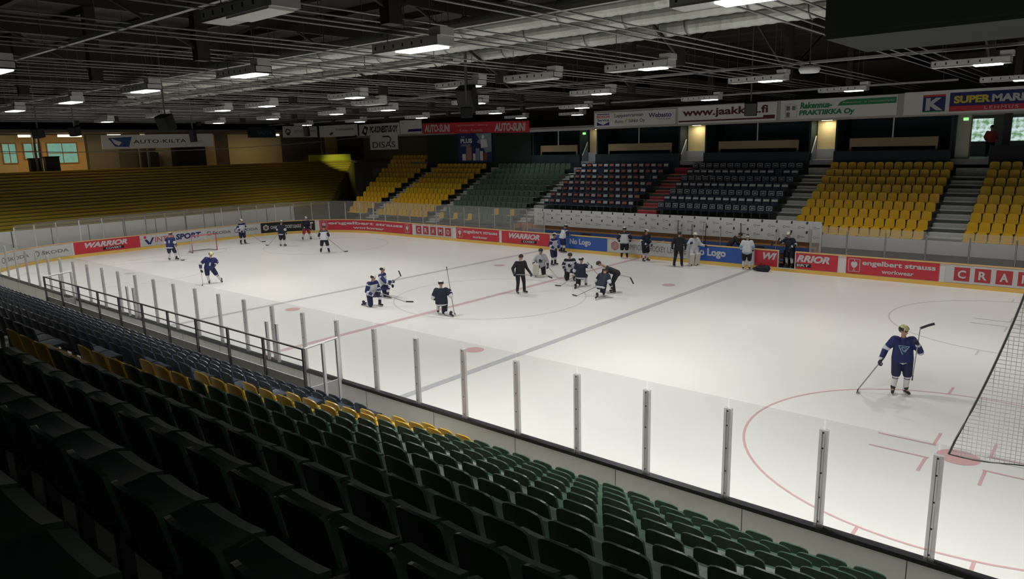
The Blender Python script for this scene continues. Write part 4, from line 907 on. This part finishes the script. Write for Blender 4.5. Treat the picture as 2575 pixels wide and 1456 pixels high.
def person(loc, face, pose, kit, label, vox=.021, scale=1.03, gloves=True, skates=True, pads=False, crest=None, z=0., number=None, hood=False):
    """face: degrees, 0 = facing the camera, 90 = towards image right"""
    K = KITS[kit]; T = Vector((CAM.x-loc[0], CAM.y-loc[1])).normalized(); R = Vector((-T.y, T.x)); a = math.radians(face)
    fw = T*math.cos(a)+R*math.sin(a); rz = math.atan2(fw.y, fw.x)-PI/2
    root = empty('person', (loc[0], loc[1], z), rz, label, 'person'); root.scale = (scale,)*3
    p = pose; zoff = Vector((0, 0, 0))
    neck, head = p['neck'], p['head']; upv = (head-neck).normalized()
    fwd = Matrix.Rotation(-math.radians(p['look']), 3, 'Z') @ Vector((0, 1, 0)); fwd = (fwd-upv*fwd.dot(upv)); fwd = (fwd+Vector((0, 0, -1))*math.tan(math.radians(p['nod']))).normalized(); rt = fwd.cross(upv).normalized(); up2 = rt.cross(fwd).normalized()
    H = lambda x, y, z_: head+rt*x+fwd*y+up2*z_
    # body
    pr = [(H(0, -.01, .03), H(0, -.015, .035), .092, .09, 0), (H(0, .02, -.045), H(0, .035, -.06), .066, .05, 0), (H(0, .085, -.01), H(0, .108, -.028), .014, .017, 0), (H(.088, -.01, -.02), H(.09, -.012, .01), .018, .02, 0), (H(-.088, -.01, -.02), H(-.09, -.012, .01), .018, .02, 0),
          (neck-upv*.06, H(0, -.01, -.05), .062, .055, 0), (H(0, .045, -.035), H(0, .06, -.05), .05, .04, 0)]
    if vox < .015:
        pr += [(H(.034, .083, .012), H(.034, .084, .012), .014, .014, 1), (H(-.034, .083, .012), H(-.034, .084, .012), .014, .014, 1), (H(.02, .086, -.062), H(-.02, .086, -.062), .009, .009, 2)]
    pr += [(p['pel'], p['chest'], .09, .09, 0), (p['chest'], neck, .09, .055, 0)]
    for s in 'RL':
        pr += [(p['chest']*.6+neck*.4, p['sh'+s], .06, .055, 0), (p['sh'+s], p['el'+s], .055, .042, 0), (p['el'+s], p['ha'+s], .04, .03, 0), (p['hip'+s], p['kn'+s], .085, .06, 0), (p['kn'+s], p['an'+s], .055, .04, 0), (p['an'+s], p['to'+s], .04, .03, 0), (p['pel'], p['hip'+s], .08, .075, 0)]
    blob('body', pr, min(vox, .02) if vox < .015 else .02, [M_skin, M_eye, M_lip], root, 2 if vox < .015 else 3)
    if vox >= .015:
        e = MB()
        for sx in (-1, 1): e.tube([H(sx*.034, .07, .014), H(sx*.034, .0985, .014)], [.012, .008], 6)
        e.build('eyes', M_eye, root)
    # jersey
    side = (p['shR']-p['shL']).normalized(); dn = (p['pel']-p['chest']).normalized(); hem = p['pel']+dn*.03
    pr = []
    fat = 1.0 if K['h'] else .86
    for s, q in (('R', 1), ('L', -1)):
        pr += [(hem+side*q*.095, p['chest']+side*q*.085, .168*fat, .14*fat, 0), (p['chest']+side*q*.09, p['sh'+s]-side*q*.045-(p['chest']-neck).normalized()*.0, .13*fat, .098*fat, 0),
               (p['sh'+s], p['el'+s], .105*fat, .085*fat, 2), (p['el'+s], p['el'+s].lerp(p['ha'+s], .8), .082*fat, .066*fat, 3)]
    pr += [(p['chest'], neck-upv*.06, .14*fat, .09, 0), (hem, p['chest'], .165*fat, .145*fat, 0)]
    inv = K['inv']; zh = hem; ax = -dn
    def jm(cen, pi, tt, idx):
        out = np.zeros(len(cen), int); h = (cen-np.array(zh)) @ np.array(ax)
        if kit in ('track', 'goaliew'): return out
        arm = idx == 2; fo = idx == 3; torso = idx == 0
        sh = (cen-np.array((p['shR']+p['shL'])/2))
        if inv:
            lat = np.abs(sh @ np.array(side)); out[(torso | arm) & (lat < .3) & ((sh @ np.array(ax)) > -.03)] = 1; out[arm & (tt > .3)] = 1; out[fo & (tt < .45)] = 0; out[fo & (tt >= .45)] = 1
            out[torso & (h < -.06)] = 1
        else:
            out[arm & (tt > .72)] = 1; out[fo & (tt < .1)] = 1; out[torso & (h < -.06) & (h > -.13)] = 1; out[fo & (tt > .93)] = 1
        if kit == 'goalie': out[:] = 0; out[fo & (tt > .5)] = 1
        return out
    blob('jersey', pr, vox, K['j'], root, 4, jm)
    # pants
    pr = [(p['pel']+V3(0, 0, .02), p['pel']-V3(0, 0, .02), .15*fat, .15*fat, 0)]
    for s, q in (('R', 1), ('L', -1)):
        k2 = p['hip'+s].lerp(p['kn'+s], .92 if K['h'] else 1.0); pr += [(p['hip'+s]+side*q*.02, k2, .14*fat, (.115 if K['h'] else .085), 0)]
        if not K['h']: pr += [(p['kn'+s], p['an'+s]+V3(0, 0, .02), .08, .068, 0)]
    blob('trousers' if not K['h'] else 'hockey_pants', pr, vox, [K['p']], root, 3)
    # socks / pads, skates
    for s in 'RL':
        kn, an, to = p['kn'+s], p['an'+s], p['to'+s]
        if K['h']:
            if pads:
                d = (an-kn).normalized(); fr = (to-an); fr = (fr-d*fr.dot(d)); fr = fr.normalized() if fr.length > .01 else Vector((0, 1, 0)); lat = d.cross(fr)
                pr = []
                for o_ in (-.09, 0, .09): pr.append((kn-d*.18+fr*.09+lat*o_, an+d*.0+fr*.11+lat*o_, .075, .075, 0)); 
                pr.append((kn, an, .09, .075, 1)); blob('leg_pad', pr, .022, K['s'], root, 2)
            else:
                def sm(cen, pi, tt, idx):
                    out = np.zeros(len(cen), int)
                    if kit in ('white', 'whiteb'): out[(tt > .5)] = 1
                    else: out[(tt > .12) & (tt < .22)] = 1
                    return out
                blob('sock', [(kn, an, .082, .06, 0), (kn+V3(0, .0, .02), kn-V3(0, 0, .02), .088, .088, 0)], min(vox, .02), K['s'], root, 2, sm)
        if skates:
            d = (to-an); d2 = d.normalized(); heel = an-d2*.03
            dnv = Vector((0, 0, -1)) if abs(d2.z) < .8 else (an-kn).normalized()
            dnv = (dnv-d2*dnv.dot(d2)).normalized()
            r = blob('skate', [(an-dnv*.07, an+dnv*.03, .066, .054, 0), (heel+dnv*.035, to+dnv*.0, .048, .04, 0)], .016, [M_skate], root, 1)
            e = MB(); c0 = heel+dnv*.08-d2*.03; c1 = to+dnv*.055+d2*.04; e.obox(c0, c1, .02, .05, up=-dnv); e.build('blade_holder', M_hold, r)
            e = MB(); e.obox(c0+dnv*.035-d2*.02, c1+dnv*.035+d2*.02, .006, .028, up=-dnv); e.build('blade', M_blade, r)
        elif not skates: blob('shoe', [(an, to, .05, .04, 0)], .016, [M_skate], root, 1)
        # hands: palm, four bent fingers and a thumb
        el, ha = p['el'+s], p['ha'+s]; fd = (ha-el).normalized(); q = 1 if s == 'R' else -1
        pn = Vector((-q, 0, -.2)); pn = (pn-fd*pn.dot(fd)); pn = pn.normalized() if pn.length > .05 else Vector((0, 0, 1)); wd_ = fd.cross(pn).normalized(); g = 1.0 if gloves else .62
        pr = [(ha-fd*.07, ha-fd*.02, (.062 if gloves else .03), .05*g, 1), (ha+wd_*.02*g, ha+fd*.055*g+wd_*.02*g, .042*g, .04*g, 0), (ha-wd_*.02*g, ha+fd*.055*g-wd_*.02*g, .042*g, .04*g, 0)]
        for i, ln in enumerate((.9, 1.0, .95, .78)):
            o_ = wd_*(.048-.032*i)*g; b0 = ha+fd*.075*g+o_; b1 = b0+fd*.035*ln*g+pn*.03*g; b2 = b1-fd*.005*g+pn*.034*ln*g; b3 = b2-fd*.03*ln*g+pn*.006
            pr += [(b0, b1, .018*g, .017*g, 0), (b1, b2, .017*g, .016*g, 0), (b2, b3, .016*g, .014*g, 0)]
        t0 = ha+wd_*.05*g+fd*.01; t1 = t0+wd_*.03*g+fd*.035*g+pn*.02*g; t2 = t1+fd*.012*g+pn*.04*g-wd_*.012; pr += [(t0, t1, .02*g, .019*g, 0), (t1, t2, .018*g, .016*g, 0)]
        blob('glove' if gloves else 'hand', pr, .009 if vox < .015 else .013, [M_glove, M_jwhite if (gloves and kit not in ('track',)) else M_glove] if gloves else [M_skin], root, 1)
    # helmet or hair
    if K['h']:
        bm = bmesh.new(); bmesh.ops.create_uvsphere(bm, u_segments=20, v_segments=14, radius=1); 
        bmesh.ops.delete(bm, geom=[v for v in bm.verts if v.co.z < (-.02 if v.co.y > .2 else (-.55 if v.co.y < -.1 or not hood else -.3)) or (abs(v.co.x) < .75 and v.co.y > .45 and v.co.z < .12)], context='VERTS')
        me = bpy.data.meshes.new('helmet'); bm.to_mesh(me); bm.free(); 
        for v in me.vertices: v.co = H(v.co.x*.118, v.co.y*.142-.01, v.co.z*.125+.035)
        me.materials.append(K['h'][0]); me.materials.append(K['h'][1])
        for f in me.polygons:
            c = f.center-head; f.material_index = 1 if (c.dot(up2) < .055 or abs(c.dot(rt)) > .085) else 0
            f.use_smooth = True
        o = bpy.data.objects.new('helmet', me); C.objects.link(o); o.parent = root; m = o.modifiers.new('s', 'SOLIDIFY'); m.thickness = .012
        if pads or kit == 'goaliew':
            e = MB()
            for i in range(5): e.tube([H(-.09+.045*i, .09, -.11), H(-.09+.045*i, .135-abs(i-2)*.012, -.03), H(-.09+.045*i, .11, .05)], .005, 4)
            for zz in (-.08, -.03, .02): e.tube([H(-.1, .08, zz), H(0, .145, zz), H(.1, .08, zz)], .005, 4)
            e.build('face_cage', M_steel, o)
    else:
        blob('hair', [(H(0, -.025, .06), H(0, -.03, .03), .098, .1, 0), (H(0, .03, .095), H(0, -.02, .09), .06, .08, 0)], .014, [M_hair], root, 1)
    if crest:
        fwv = Vector(side).cross(ax).normalized()*-1; 
        if fwv.dot(Vector((0, 1, 0))) < 0: fwv = -fwv
        sg = 1 if crest[0] == 'front' else -1; cc = (p['chest']*.75+p['pel']*.25)+fwv*sg*.138
        Fc = lambda u, v, off: tuple(cc+side*u*(-sg if False else 1)+ax*v+fwv*sg*(off-.35*u*u))
        items = []
        if crest[1] == 'tri':
            items = [('lines', [(-.12, .1, .12, .12), (.12, .12, .02, -.13), (.02, -.13, -.12, .1), (-.07, .06, .06, .07), (.06, .07, .0, -.04), (0, -.04, -.05, .03)], .02, M_jlb if kit == 'navy' else M_jdk)]
        elif crest[1] == 'num': items = [('t', crest[2], -.03, .04, -.1, .1, M_jwhite if not inv else M_jnavy, {'bold': .03})]
        elif crest[1] == 'blot': items = [('p', [(-.12, .08), (-.02, .03), (.05, .11), (.12, .06), (.1, -.05), (.03, -.12), (-.08, -.1), (-.05, -.02)], M_jdk)]
        items_on(Fc, root, items, .012)
    return root
def stick(root, a, b_, label, blade=None, goalie=False, via=None, top=.16):
    """hockey stick in the holder's frame: a = butt end, b_ = heel, blade = direction of the blade"""
    o = empty('hockey_stick', root.location, root.rotation_euler.z, label, 'hockey stick'); o.scale = root.scale
    a = Vector(a); b_ = Vector(b_)
    if via is not None: a = via+(via-b_).normalized()*top
    m = MB(); m.obox(a, b_, .022, .03); m.build('shaft', M_stick, o)
    m = MB(); m.tube([a, a+(b_-a).normalized()*.14], .018, 8); m.build('grip_tape', M_blk2, o)
    if goalie: m = MB(); m.obox(a.lerp(b_, .5), b_, .03, .085); m.build('paddle', M_pad, o)
    bd_ = Vector(blade if blade else (0, .3, 0)); L_ = bd_.length; m = MB(); d = (b_-a).normalized(); upv = -d-bd_.normalized()*(-d).dot(bd_.normalized()); upv = upv.normalized() if upv.length > .1 else Vector((0, 0, 1))
    c1 = b_+bd_*.5+upv*.005; c2 = b_+bd_
    m.obox(b_-bd_*.05+upv*.02, c1+upv*.015, .014, .06, up=upv); m.obox(c1+upv*.015, c2+upv*.03+Vector((bd_.y, -bd_.x, 0))*.06, .012, .062, up=upv); m.build('blade', M_blk2 if not goalie else M_pad, o)
    return o
# --- kneeling helper: right knee down unless left=True
def kneel(left=False, lean=8, **kw):
    d = dict(drop=.42, lean=lean, knR=(.14, .06, .09), anR=(.15, -.36, .12), toR=(.15, -.5, .05), knL=(-.16, .36, .5), anL=(-.17, .3, .13), toL=(-.18, .47, .08))
    if left:
        e = {}
        for k, v in d.items():
            if isinstance(v, tuple): e[k[:-1]+('L' if k[-1] == 'R' else 'R')] = (-v[0], v[1], v[2])
            else: e[k] = v
        d = e
    d.update(kw); return make_pose(**d)

# 1 foreground player
p1 = make_pose(lean=4, side=2, haR=(.52, .12, .88), elR=(.4, -.02, 1.18), elL=(-.38, .1, 1.18), haL=(-.27, .24, 1.45), look=-38, knR=(.13, .06, .53), toR=(.19, .18, .08), anL=(-.13, -.02, .13), toL=(-.2, .14, .08))
r = person((18.05, 10.25), 8, p1, 'navy', 'player in navy jersey with triangle crest, standing alone at right with two sticks', vox=.012, scale=1.05, crest=('front', 'tri'))
stick(r, (.49, .10, 1.05), (1.0, .1, .03), 'grey hockey stick pointing down from the right glove of the lone player', (.03, .26, 0), via=p1['haR']+Vector((-.01,.03,0)), top=.1)
q_ = p1['haL']; stick(r, tuple(q_+Vector((.05, .02, -.98))), tuple(q_+Vector((-.03, .02, .42))), 'hockey stick held blade up beside the lone player head', (-.28, .05, .16))
# 2 leaning skater
p2 = make_pose(lean=16, side=-10, drop=.12, shift=(.0, .02), haR=(.42, .25, .78), elR=(.42, .05, 1.06), elL=(-.42, .0, 1.12), haL=(-.28, .22, 1.0), knR=(.14, .12, .5), anR=(.08, -.02, .13), toR=(.08, .15, .08), knL=(-.3, .1, .48), anL=(-.52, -.05, .13), toL=(-.55, .12, .08))
r = person((-14.9, 7.7), 5, p2, 'navy', 'player in navy jersey leaning into a turn in front of the goal', crest=('front', 'num', '1'))
stick(r, (.4, .25, .85), (.42, .32, .03), 'stick held upright to the ice by the leaning navy player', (.05, .25, 0), via=p2['haR'], top=.1)
# 3
p3 = make_pose(lean=14, drop=.06, haR=(.25, .3, .95), haL=(-.2, .35, .9), knR=(.2, .15, .5), anR=(.35, -.05, .16), toR=(.42, .1, .1), look=20)
r = person((-25.5, 10.5), 150, p3, 'navy', 'player in dark navy seen from behind, left of the far goal', crest=('back', 'num', '1'))
stick(r, (-.1, .35, .95), (.75, -.25, .03), 'stick of the navy player left of the far goal', (.25, -.03, 0), via=p3['haR'])
# 4
p4 = make_pose(lean=4, haR=(.2, .32, 1.0), haL=(-.12, .3, .95))
r = person((-29.0, 17.6), 25, p4, 'white', 'player in white jersey facing forward, right of the far goal')
stick(r, (.1, .35, 1.05), (-1.35, .3, .03), 'long stick reaching right from the white player near the goal', (-.28, .02, 0), via=p4['haL'])
# 5
p5 = make_pose(lean=5, haR=(.25, .25, .95), haL=(-.3, .22, .98), look=-30)
r = person((-25.0, 18.5), 150, p5, 'dark', 'player in dark jersey with pale hem seen from behind near the far corner')
stick(r, (-.2, .25, 1.0), (-1.25, .2, .03), 'stick reaching left from the dark player near the far corner', (-.25, .03, 0), via=p5['haL'])
# 6
p6 = make_pose(lean=10, drop=.06, haR=(.2, .35, .95), haL=(-.2, .35, .92), knR=(.22, .08, .5), anR=(.3, 0, .13), toR=(.34, .15, .08), knL=(-.22, .08, .5), anL=(-.3, 0, .13), toL=(-.34, .15, .08))
r = person((-26.8, 21.8), 20, p6, 'red', 'player in red and dark kit in front of the black board panel')
stick(r, (-.1, .38, .95), (-1.1, .5, .03), 'stick of the red and dark player in the far corner', (-.25, .02, 0), via=p6['haL'])
# 7
p7 = make_pose(lean=12, drop=.04, haR=(.18, .3, .95), haL=(-.25, .3, .92), knR=(.2, .06, .52), anR=(.26, 0, .13), toR=(.3, .15, .08), knL=(-.2, .06, .52), anL=(-.26, 0, .13), toL=(-.3, .15, .08))
r = person((-19.2, 18.1), 170, p7, 'whiteb', 'player in white jersey seen from behind before the long red corner panel')
stick(r, (0, .3, .98), (1.25, .1, .03), 'stick reaching right from the white player before the red corner panel', (.25, .04, 0), via=p7['haR'])
# 8 kneeling pair
p8 = kneel(lean=12, haR=(.18, .34, .55), haL=(-.12, .4, .62), elR=(.33, .08, .72), elL=(-.32, .12, .76), look=-15)
r = person((-3.05, 9.1), 40, p8, 'white', 'front one of two kneeling players in white and navy, left of centre')
stick(r, (.1, .2, .6), (-.75, 1.35, .2), 'stick pointing right from the front kneeling white player', (-.2, .24, -.02), via=p8['haL'])
p8b = kneel(lean=2, left=True, haR=(.1, .55, .78), elR=(.3, .3, .8), haL=(-.2, .4, .55), look=0)
r = person((-4.1, 10.6), 65, p8b, 'white', 'rear one of two kneeling players in white and navy, left of centre')
stick(r, (-.05, .1, .4), (.1, 1.0, 1.05), 'stick raised blade up by the rear kneeling white player', (-.05, -.12, .25), via=p8b['haR'], top=.7)
# 9 kneeling navy from behind
p9 = kneel(lean=4, left=False, haR=(.38, .15, .95), elR=(.4, -.05, .78), haL=(-.25, .35, .6), elL=(-.36, .05, .72), knR=(.1, .05, .09), anR=(.35, -.33, .13), toR=(.45, -.42, .06))
r = person((.85, 9.65), 178, p9, 'dark', 'player in dark navy kneeling on one knee with an upright stick, left of centre circle', vox=.018)
q_ = p9['haR']; stick(r, tuple(q_+(q_-Vector((.5, -.05, .05)))*1.1), (.5, -.05, .05), 'long stick held upright by the kneeling navy player', (.06, -.22, 0))
# 10 coach
p10 = make_pose(lean=8, haR=(.36, .12, .98), elR=(.36, -.02, 1.2), haL=(-.45, .22, .92), elL=(-.33, .02, 1.18), look=-45, nod=20, knR=(.13, .04, .53), knL=(-.17, .04, .53), anL=(-.2, 0, .13), toL=(-.28, .14, .08))
r = person((.75, 14.95), 25, p10, 'track', 'man in black tracksuit standing bareheaded on the ice, looking down', vox=.018)
stick(r, (.42, .16, .97), (-1.3, .3, .75), 'stick held level by the man in black', (-.22, .0, -.1))
# 11 goalie kneeling
p11 = kneel(lean=6, left=True, drop=.38, haR=(.38, .2, .62), elR=(.36, .0, .8), haL=(-.33, .28, .55), elL=(-.36, .05, .76), knR=(.3, .3, .55), anR=(.32, .2, .15), toR=(.33, .42, .1), knL=(-.14, .12, .12), anL=(-.2, -.3, .12), toL=(-.22, -.42, .06))
r = person((-1.25, 19.1), 8, p11, 'goalie', 'goalkeeper in grey white jersey kneeling beside the man in black', vox=.018, pads=True, crest=('front', 'blot'), hood=True)
stick(r, (-.3, .35, .6), (-.75, .75, .04), 'goalkeeper stick resting on the ice right of the kneeling goalkeeper', (-.28, .02, 0), True, via=p11['haL'], top=.1)
# 12
p12 = make_pose(lean=6, haR=(.25, .28, .98), haL=(-.28, .25, .9), look=-20)
r = person((-2.8, 22.3), 55, p12, 'white', 'standing player in white and navy beside the red panel end', vox=.018)
# 13
p13 = make_pose(lean=18, haR=(.2, .42, 1.12), elR=(.34, .22, 1.15), haL=(-.2, .42, 1.12), elL=(-.34, .22, 1.15), head=(0, .25, 1.62))
person((-5.3, 26.62), 120, p13, 'white', 'player in white leaning on the boards before the left blue panel')
# 14 15 16 17 group
p14 = kneel(lean=10, haR=(.3, .3, .62), haL=(-.3, .32, .6), look=10)
person((.75, 18.95), 10, p14, 'whiteb', 'kneeling player in white and black with dark crest in the centre group', vox=.018, crest=('front', 'blot'))
KITS['whiteb']['h'] = [M_hwhite, M_hdark]
p15 = kneel(lean=8, left=True, haR=(.45, .28, .95), elR=(.42, .05, .98), haL=(-.3, .25, .55), look=30)
r = person((2.25, 17.8), 165, p15, 'dark', 'kneeling player in dark navy with striped hem in the centre group', vox=.018)
stick(r, (-.3, .35, .65), (-.95, -.15, .04), 'stick reaching left from the kneeling navy player of the group', (-.3, .0, 0), via=p15['haL'])
stick(r, (.1, .3, .75), (1.05, .25, .3), 'stick reaching right from the kneeling navy player of the group', (.25, .1, -.02), via=p15['haR'], top=.3)
p16 = kneel(lean=34, left=False, haR=(.36, .3, .5), elR=(.34, .15, .72), haL=(-.36, .3, .45), elL=(-.36, .18, .7), head=(-.05, .42, 1.12), knR=(.1, -.05, .2), anR=(.06, -.42, .2), toR=(.06, -.58, .12))
r = person((4.45, 16.25), 150, p16, 'dark', 'crouching player in dark navy seen from behind, rightmost of the kneeling group', vox=.018)
stick(r, (-.3, .35, .5), (-1.05, -.35, .04), 'stick reaching left from the crouching navy player', (-.3, .05, 0), via=p16['haL'], top=.3)
p17 = make_pose(lean=62, shift=(0, -.12), drop=.05, haR=(.12, .55, .85), elR=(.3, .42, 1.02), haL=(-.2, .35, .82), elL=(-.3, .3, 1.05), head=(0, .66, 1.36), nod=20)
r = person((4.35, 17.5), -85, p17, 'track', 'man in black bending forward over the kneeling players', vox=.018)
stick(r, (.1, .2, .9), (0, -.75, .72), 'stick held behind the bending man in black', (.02, -.16, -.3))
# far boards group
p18 = make_pose(lean=6, haR=(.35, .2, 1.05), elR=(.38, 0, 1.2), haL=(-.35, .2, 1.05), elL=(-.38, 0, 1.2), look=10)
person((-.7, 26.7), 175, p18, 'whiteb', 'player in white and black seen from behind before the hexagon panel', vox=.018)
p19 = make_pose(lean=5, haR=(.2, .3, 1.02), haL=(-.2, .3, .98))
r = person((.95, 26.35), 45, p19, 'dark', 'player in dark jersey with blue trim before the white panel', vox=.018)
stick(r, (-.5, .5, .8), (-1.35, .2, 1.1), 'stick held across towards the boards by the dark player', (-.15, -.1, .1), via=p19['haL'], top=.4)
p20 = make_pose(lean=3, haR=(.32, .12, .98), haL=(-.36, .15, 1.0), knR=(.14, .06, .52), knL=(-.16, -.02, .53), anL=(-.22, -.06, .13), head=(0, .07, 1.66), nod=35)
person((3.5, 25.6), 172, p20, 'track', 'broad man in black seen from behind, in front of a goalkeeper', vox=.018, scale=1.1)
p21 = make_pose(lean=10, haR=(.42, .35, 1.3), elR=(.42, .1, 1.2), haL=(-.55, .3, 1.1), elL=(-.4, .12, 1.15), knR=(.18, .08, .5), knL=(-.18, .08, .5))
person((3.95, 26.45), 35, p21, 'goaliew', 'goalkeeper in all white with white mask behind the broad man', vox=.018, pads=True)
p22 = make_pose(lean=38, drop=.05, haR=(.2, .6, .9), haL=(-.2, .6, .9), elR=(.3, .4, 1.05), elL=(-.3, .4, 1.05), head=(0, .52, 1.46))
person((5.55, 27.68), 95, p22, 'track', 'man in dark shirt bending over the players bench', vox=.02, skates=False, gloves=False, z=.2)
KITS['white2'] = dict(j=[M_jwhite, M_jlb], p=M_pblk, s=[M_sock, M_jdk], h=[M_hdark, M_hwhite], inv=False)
p23 = make_pose(lean=6, haR=(.3, .25, 1.05), haL=(-.3, .25, 1.05))
person((6.95, 26.75), 178, p23, 'white2', 'player in white with light blue hem seen from behind at the far boards', vox=.018)
p24 = make_pose(lean=12, haR=(.42, .35, 1.42), elR=(.4, .12, 1.25), haL=(-.25, .3, 1.1), look=-20)
r = person((8.95, 27.62), -35, p24, 'dark', 'player in dark jersey with raised glove in the open bench door', vox=.018, z=.2)
stick(r, (.0, .4, 1.6), (.85, .3, 1.3), 'stick raised to the left by the player in the bench door', (.1, .0, -.24), via=p24['haR'], top=.5)
# open bench door frame
root = empty('bench_door', (8.93, RW-.02, .2), 0, 'pale frame of the open bench door gap in the red panel', 'door'); b = MB(); b.box(-.45, .45, -.03, .09, -.04, 0); b.box(-.47, -.43, -.02, .08, 0, .88); b.box(.43, .47, -.02, .08, 0, .88); b.build('frame', M_hold, root)
b = MB(); b.box(-.42, .42, .7, .74, 0, .85); b.build('dark_leaf', M_rubber, root)
# bag
bg = empty('equipment_bag', (7.85, 26.65, 0), .1, 'dark blue equipment bag lying on the ice at the far boards', 'bag')
blob('bag_body', [((-.2, 0, .16), (.25, 0, .17), .16, .19, 0), ((-.42, 0, .12), (-.2, 0, .12), .08, .11, 0)], .02, [mat('bag_navy', (.01, .012, .03), .7)], bg)
b = MB(); b.tube([(-.1, -.1, .3), (-.05, -.12, .42), (.12, -.12, .42), (.18, -.1, .32)], .015, 6); b.build('handle', M_rubber, bg, smooth=True)
for (x, lab) in ((-3.3, 'dark equipment bag on the boards beside the leaning white player'), (7.6, 'dark case on the players bench left of the open door')):
    q = empty('equipment_bag', (x-1.2 if x < 0 else x-.6, 28.1, .34), 0, lab, 'bag'); blob('bag_body', [((-.25, 0, .35), (.25, 0, .35), .2, .2, 0), ((-.25, 0, .62), (.25, 0, .62), .18, .18, 0)], .025, [M_rubber], q)
# sticks leaning on the backdrop
for i, x in enumerate((3.0, 3.25, 3.9, 4.6, 4.75, 5.7, 6.9, 8.9)):
    o = empty('hockey_stick', (x-1.0, 28.36, 1.0), 0, f'stick leaning upright on the white backdrop, {ordn(i+1)} from the left', 'hockey stick', 'sticks leaning on the backdrop')
    b = MB(); b.obox((0, 0, 0), (random.uniform(-.05, .05), .07, 1.3-.1*(i % 3)), .03, .025); b.build('shaft', M_stick if i % 2 else M_blk2, o)
# gallery people
KITS['redtop'] = dict(j=[mat('red_top', (.5, .08, .07), .7)]*2, p=M_pblk, s=[M_pblk]*2, h=None, inv=False)
person((16.1, 38.6), 20, make_pose(), 'redtop', 'person in red top standing on the gallery by the windows', vox=.022, z=5.6, skates=False, gloves=False, scale=.97)
person((18.2, 38.8), 60, make_pose(), 'track', 'dark silhouetted person on the gallery at the right edge', vox=.022, z=5.6, skates=False, gloves=False, scale=.97)
print('objects', len(bpy.data.objects))
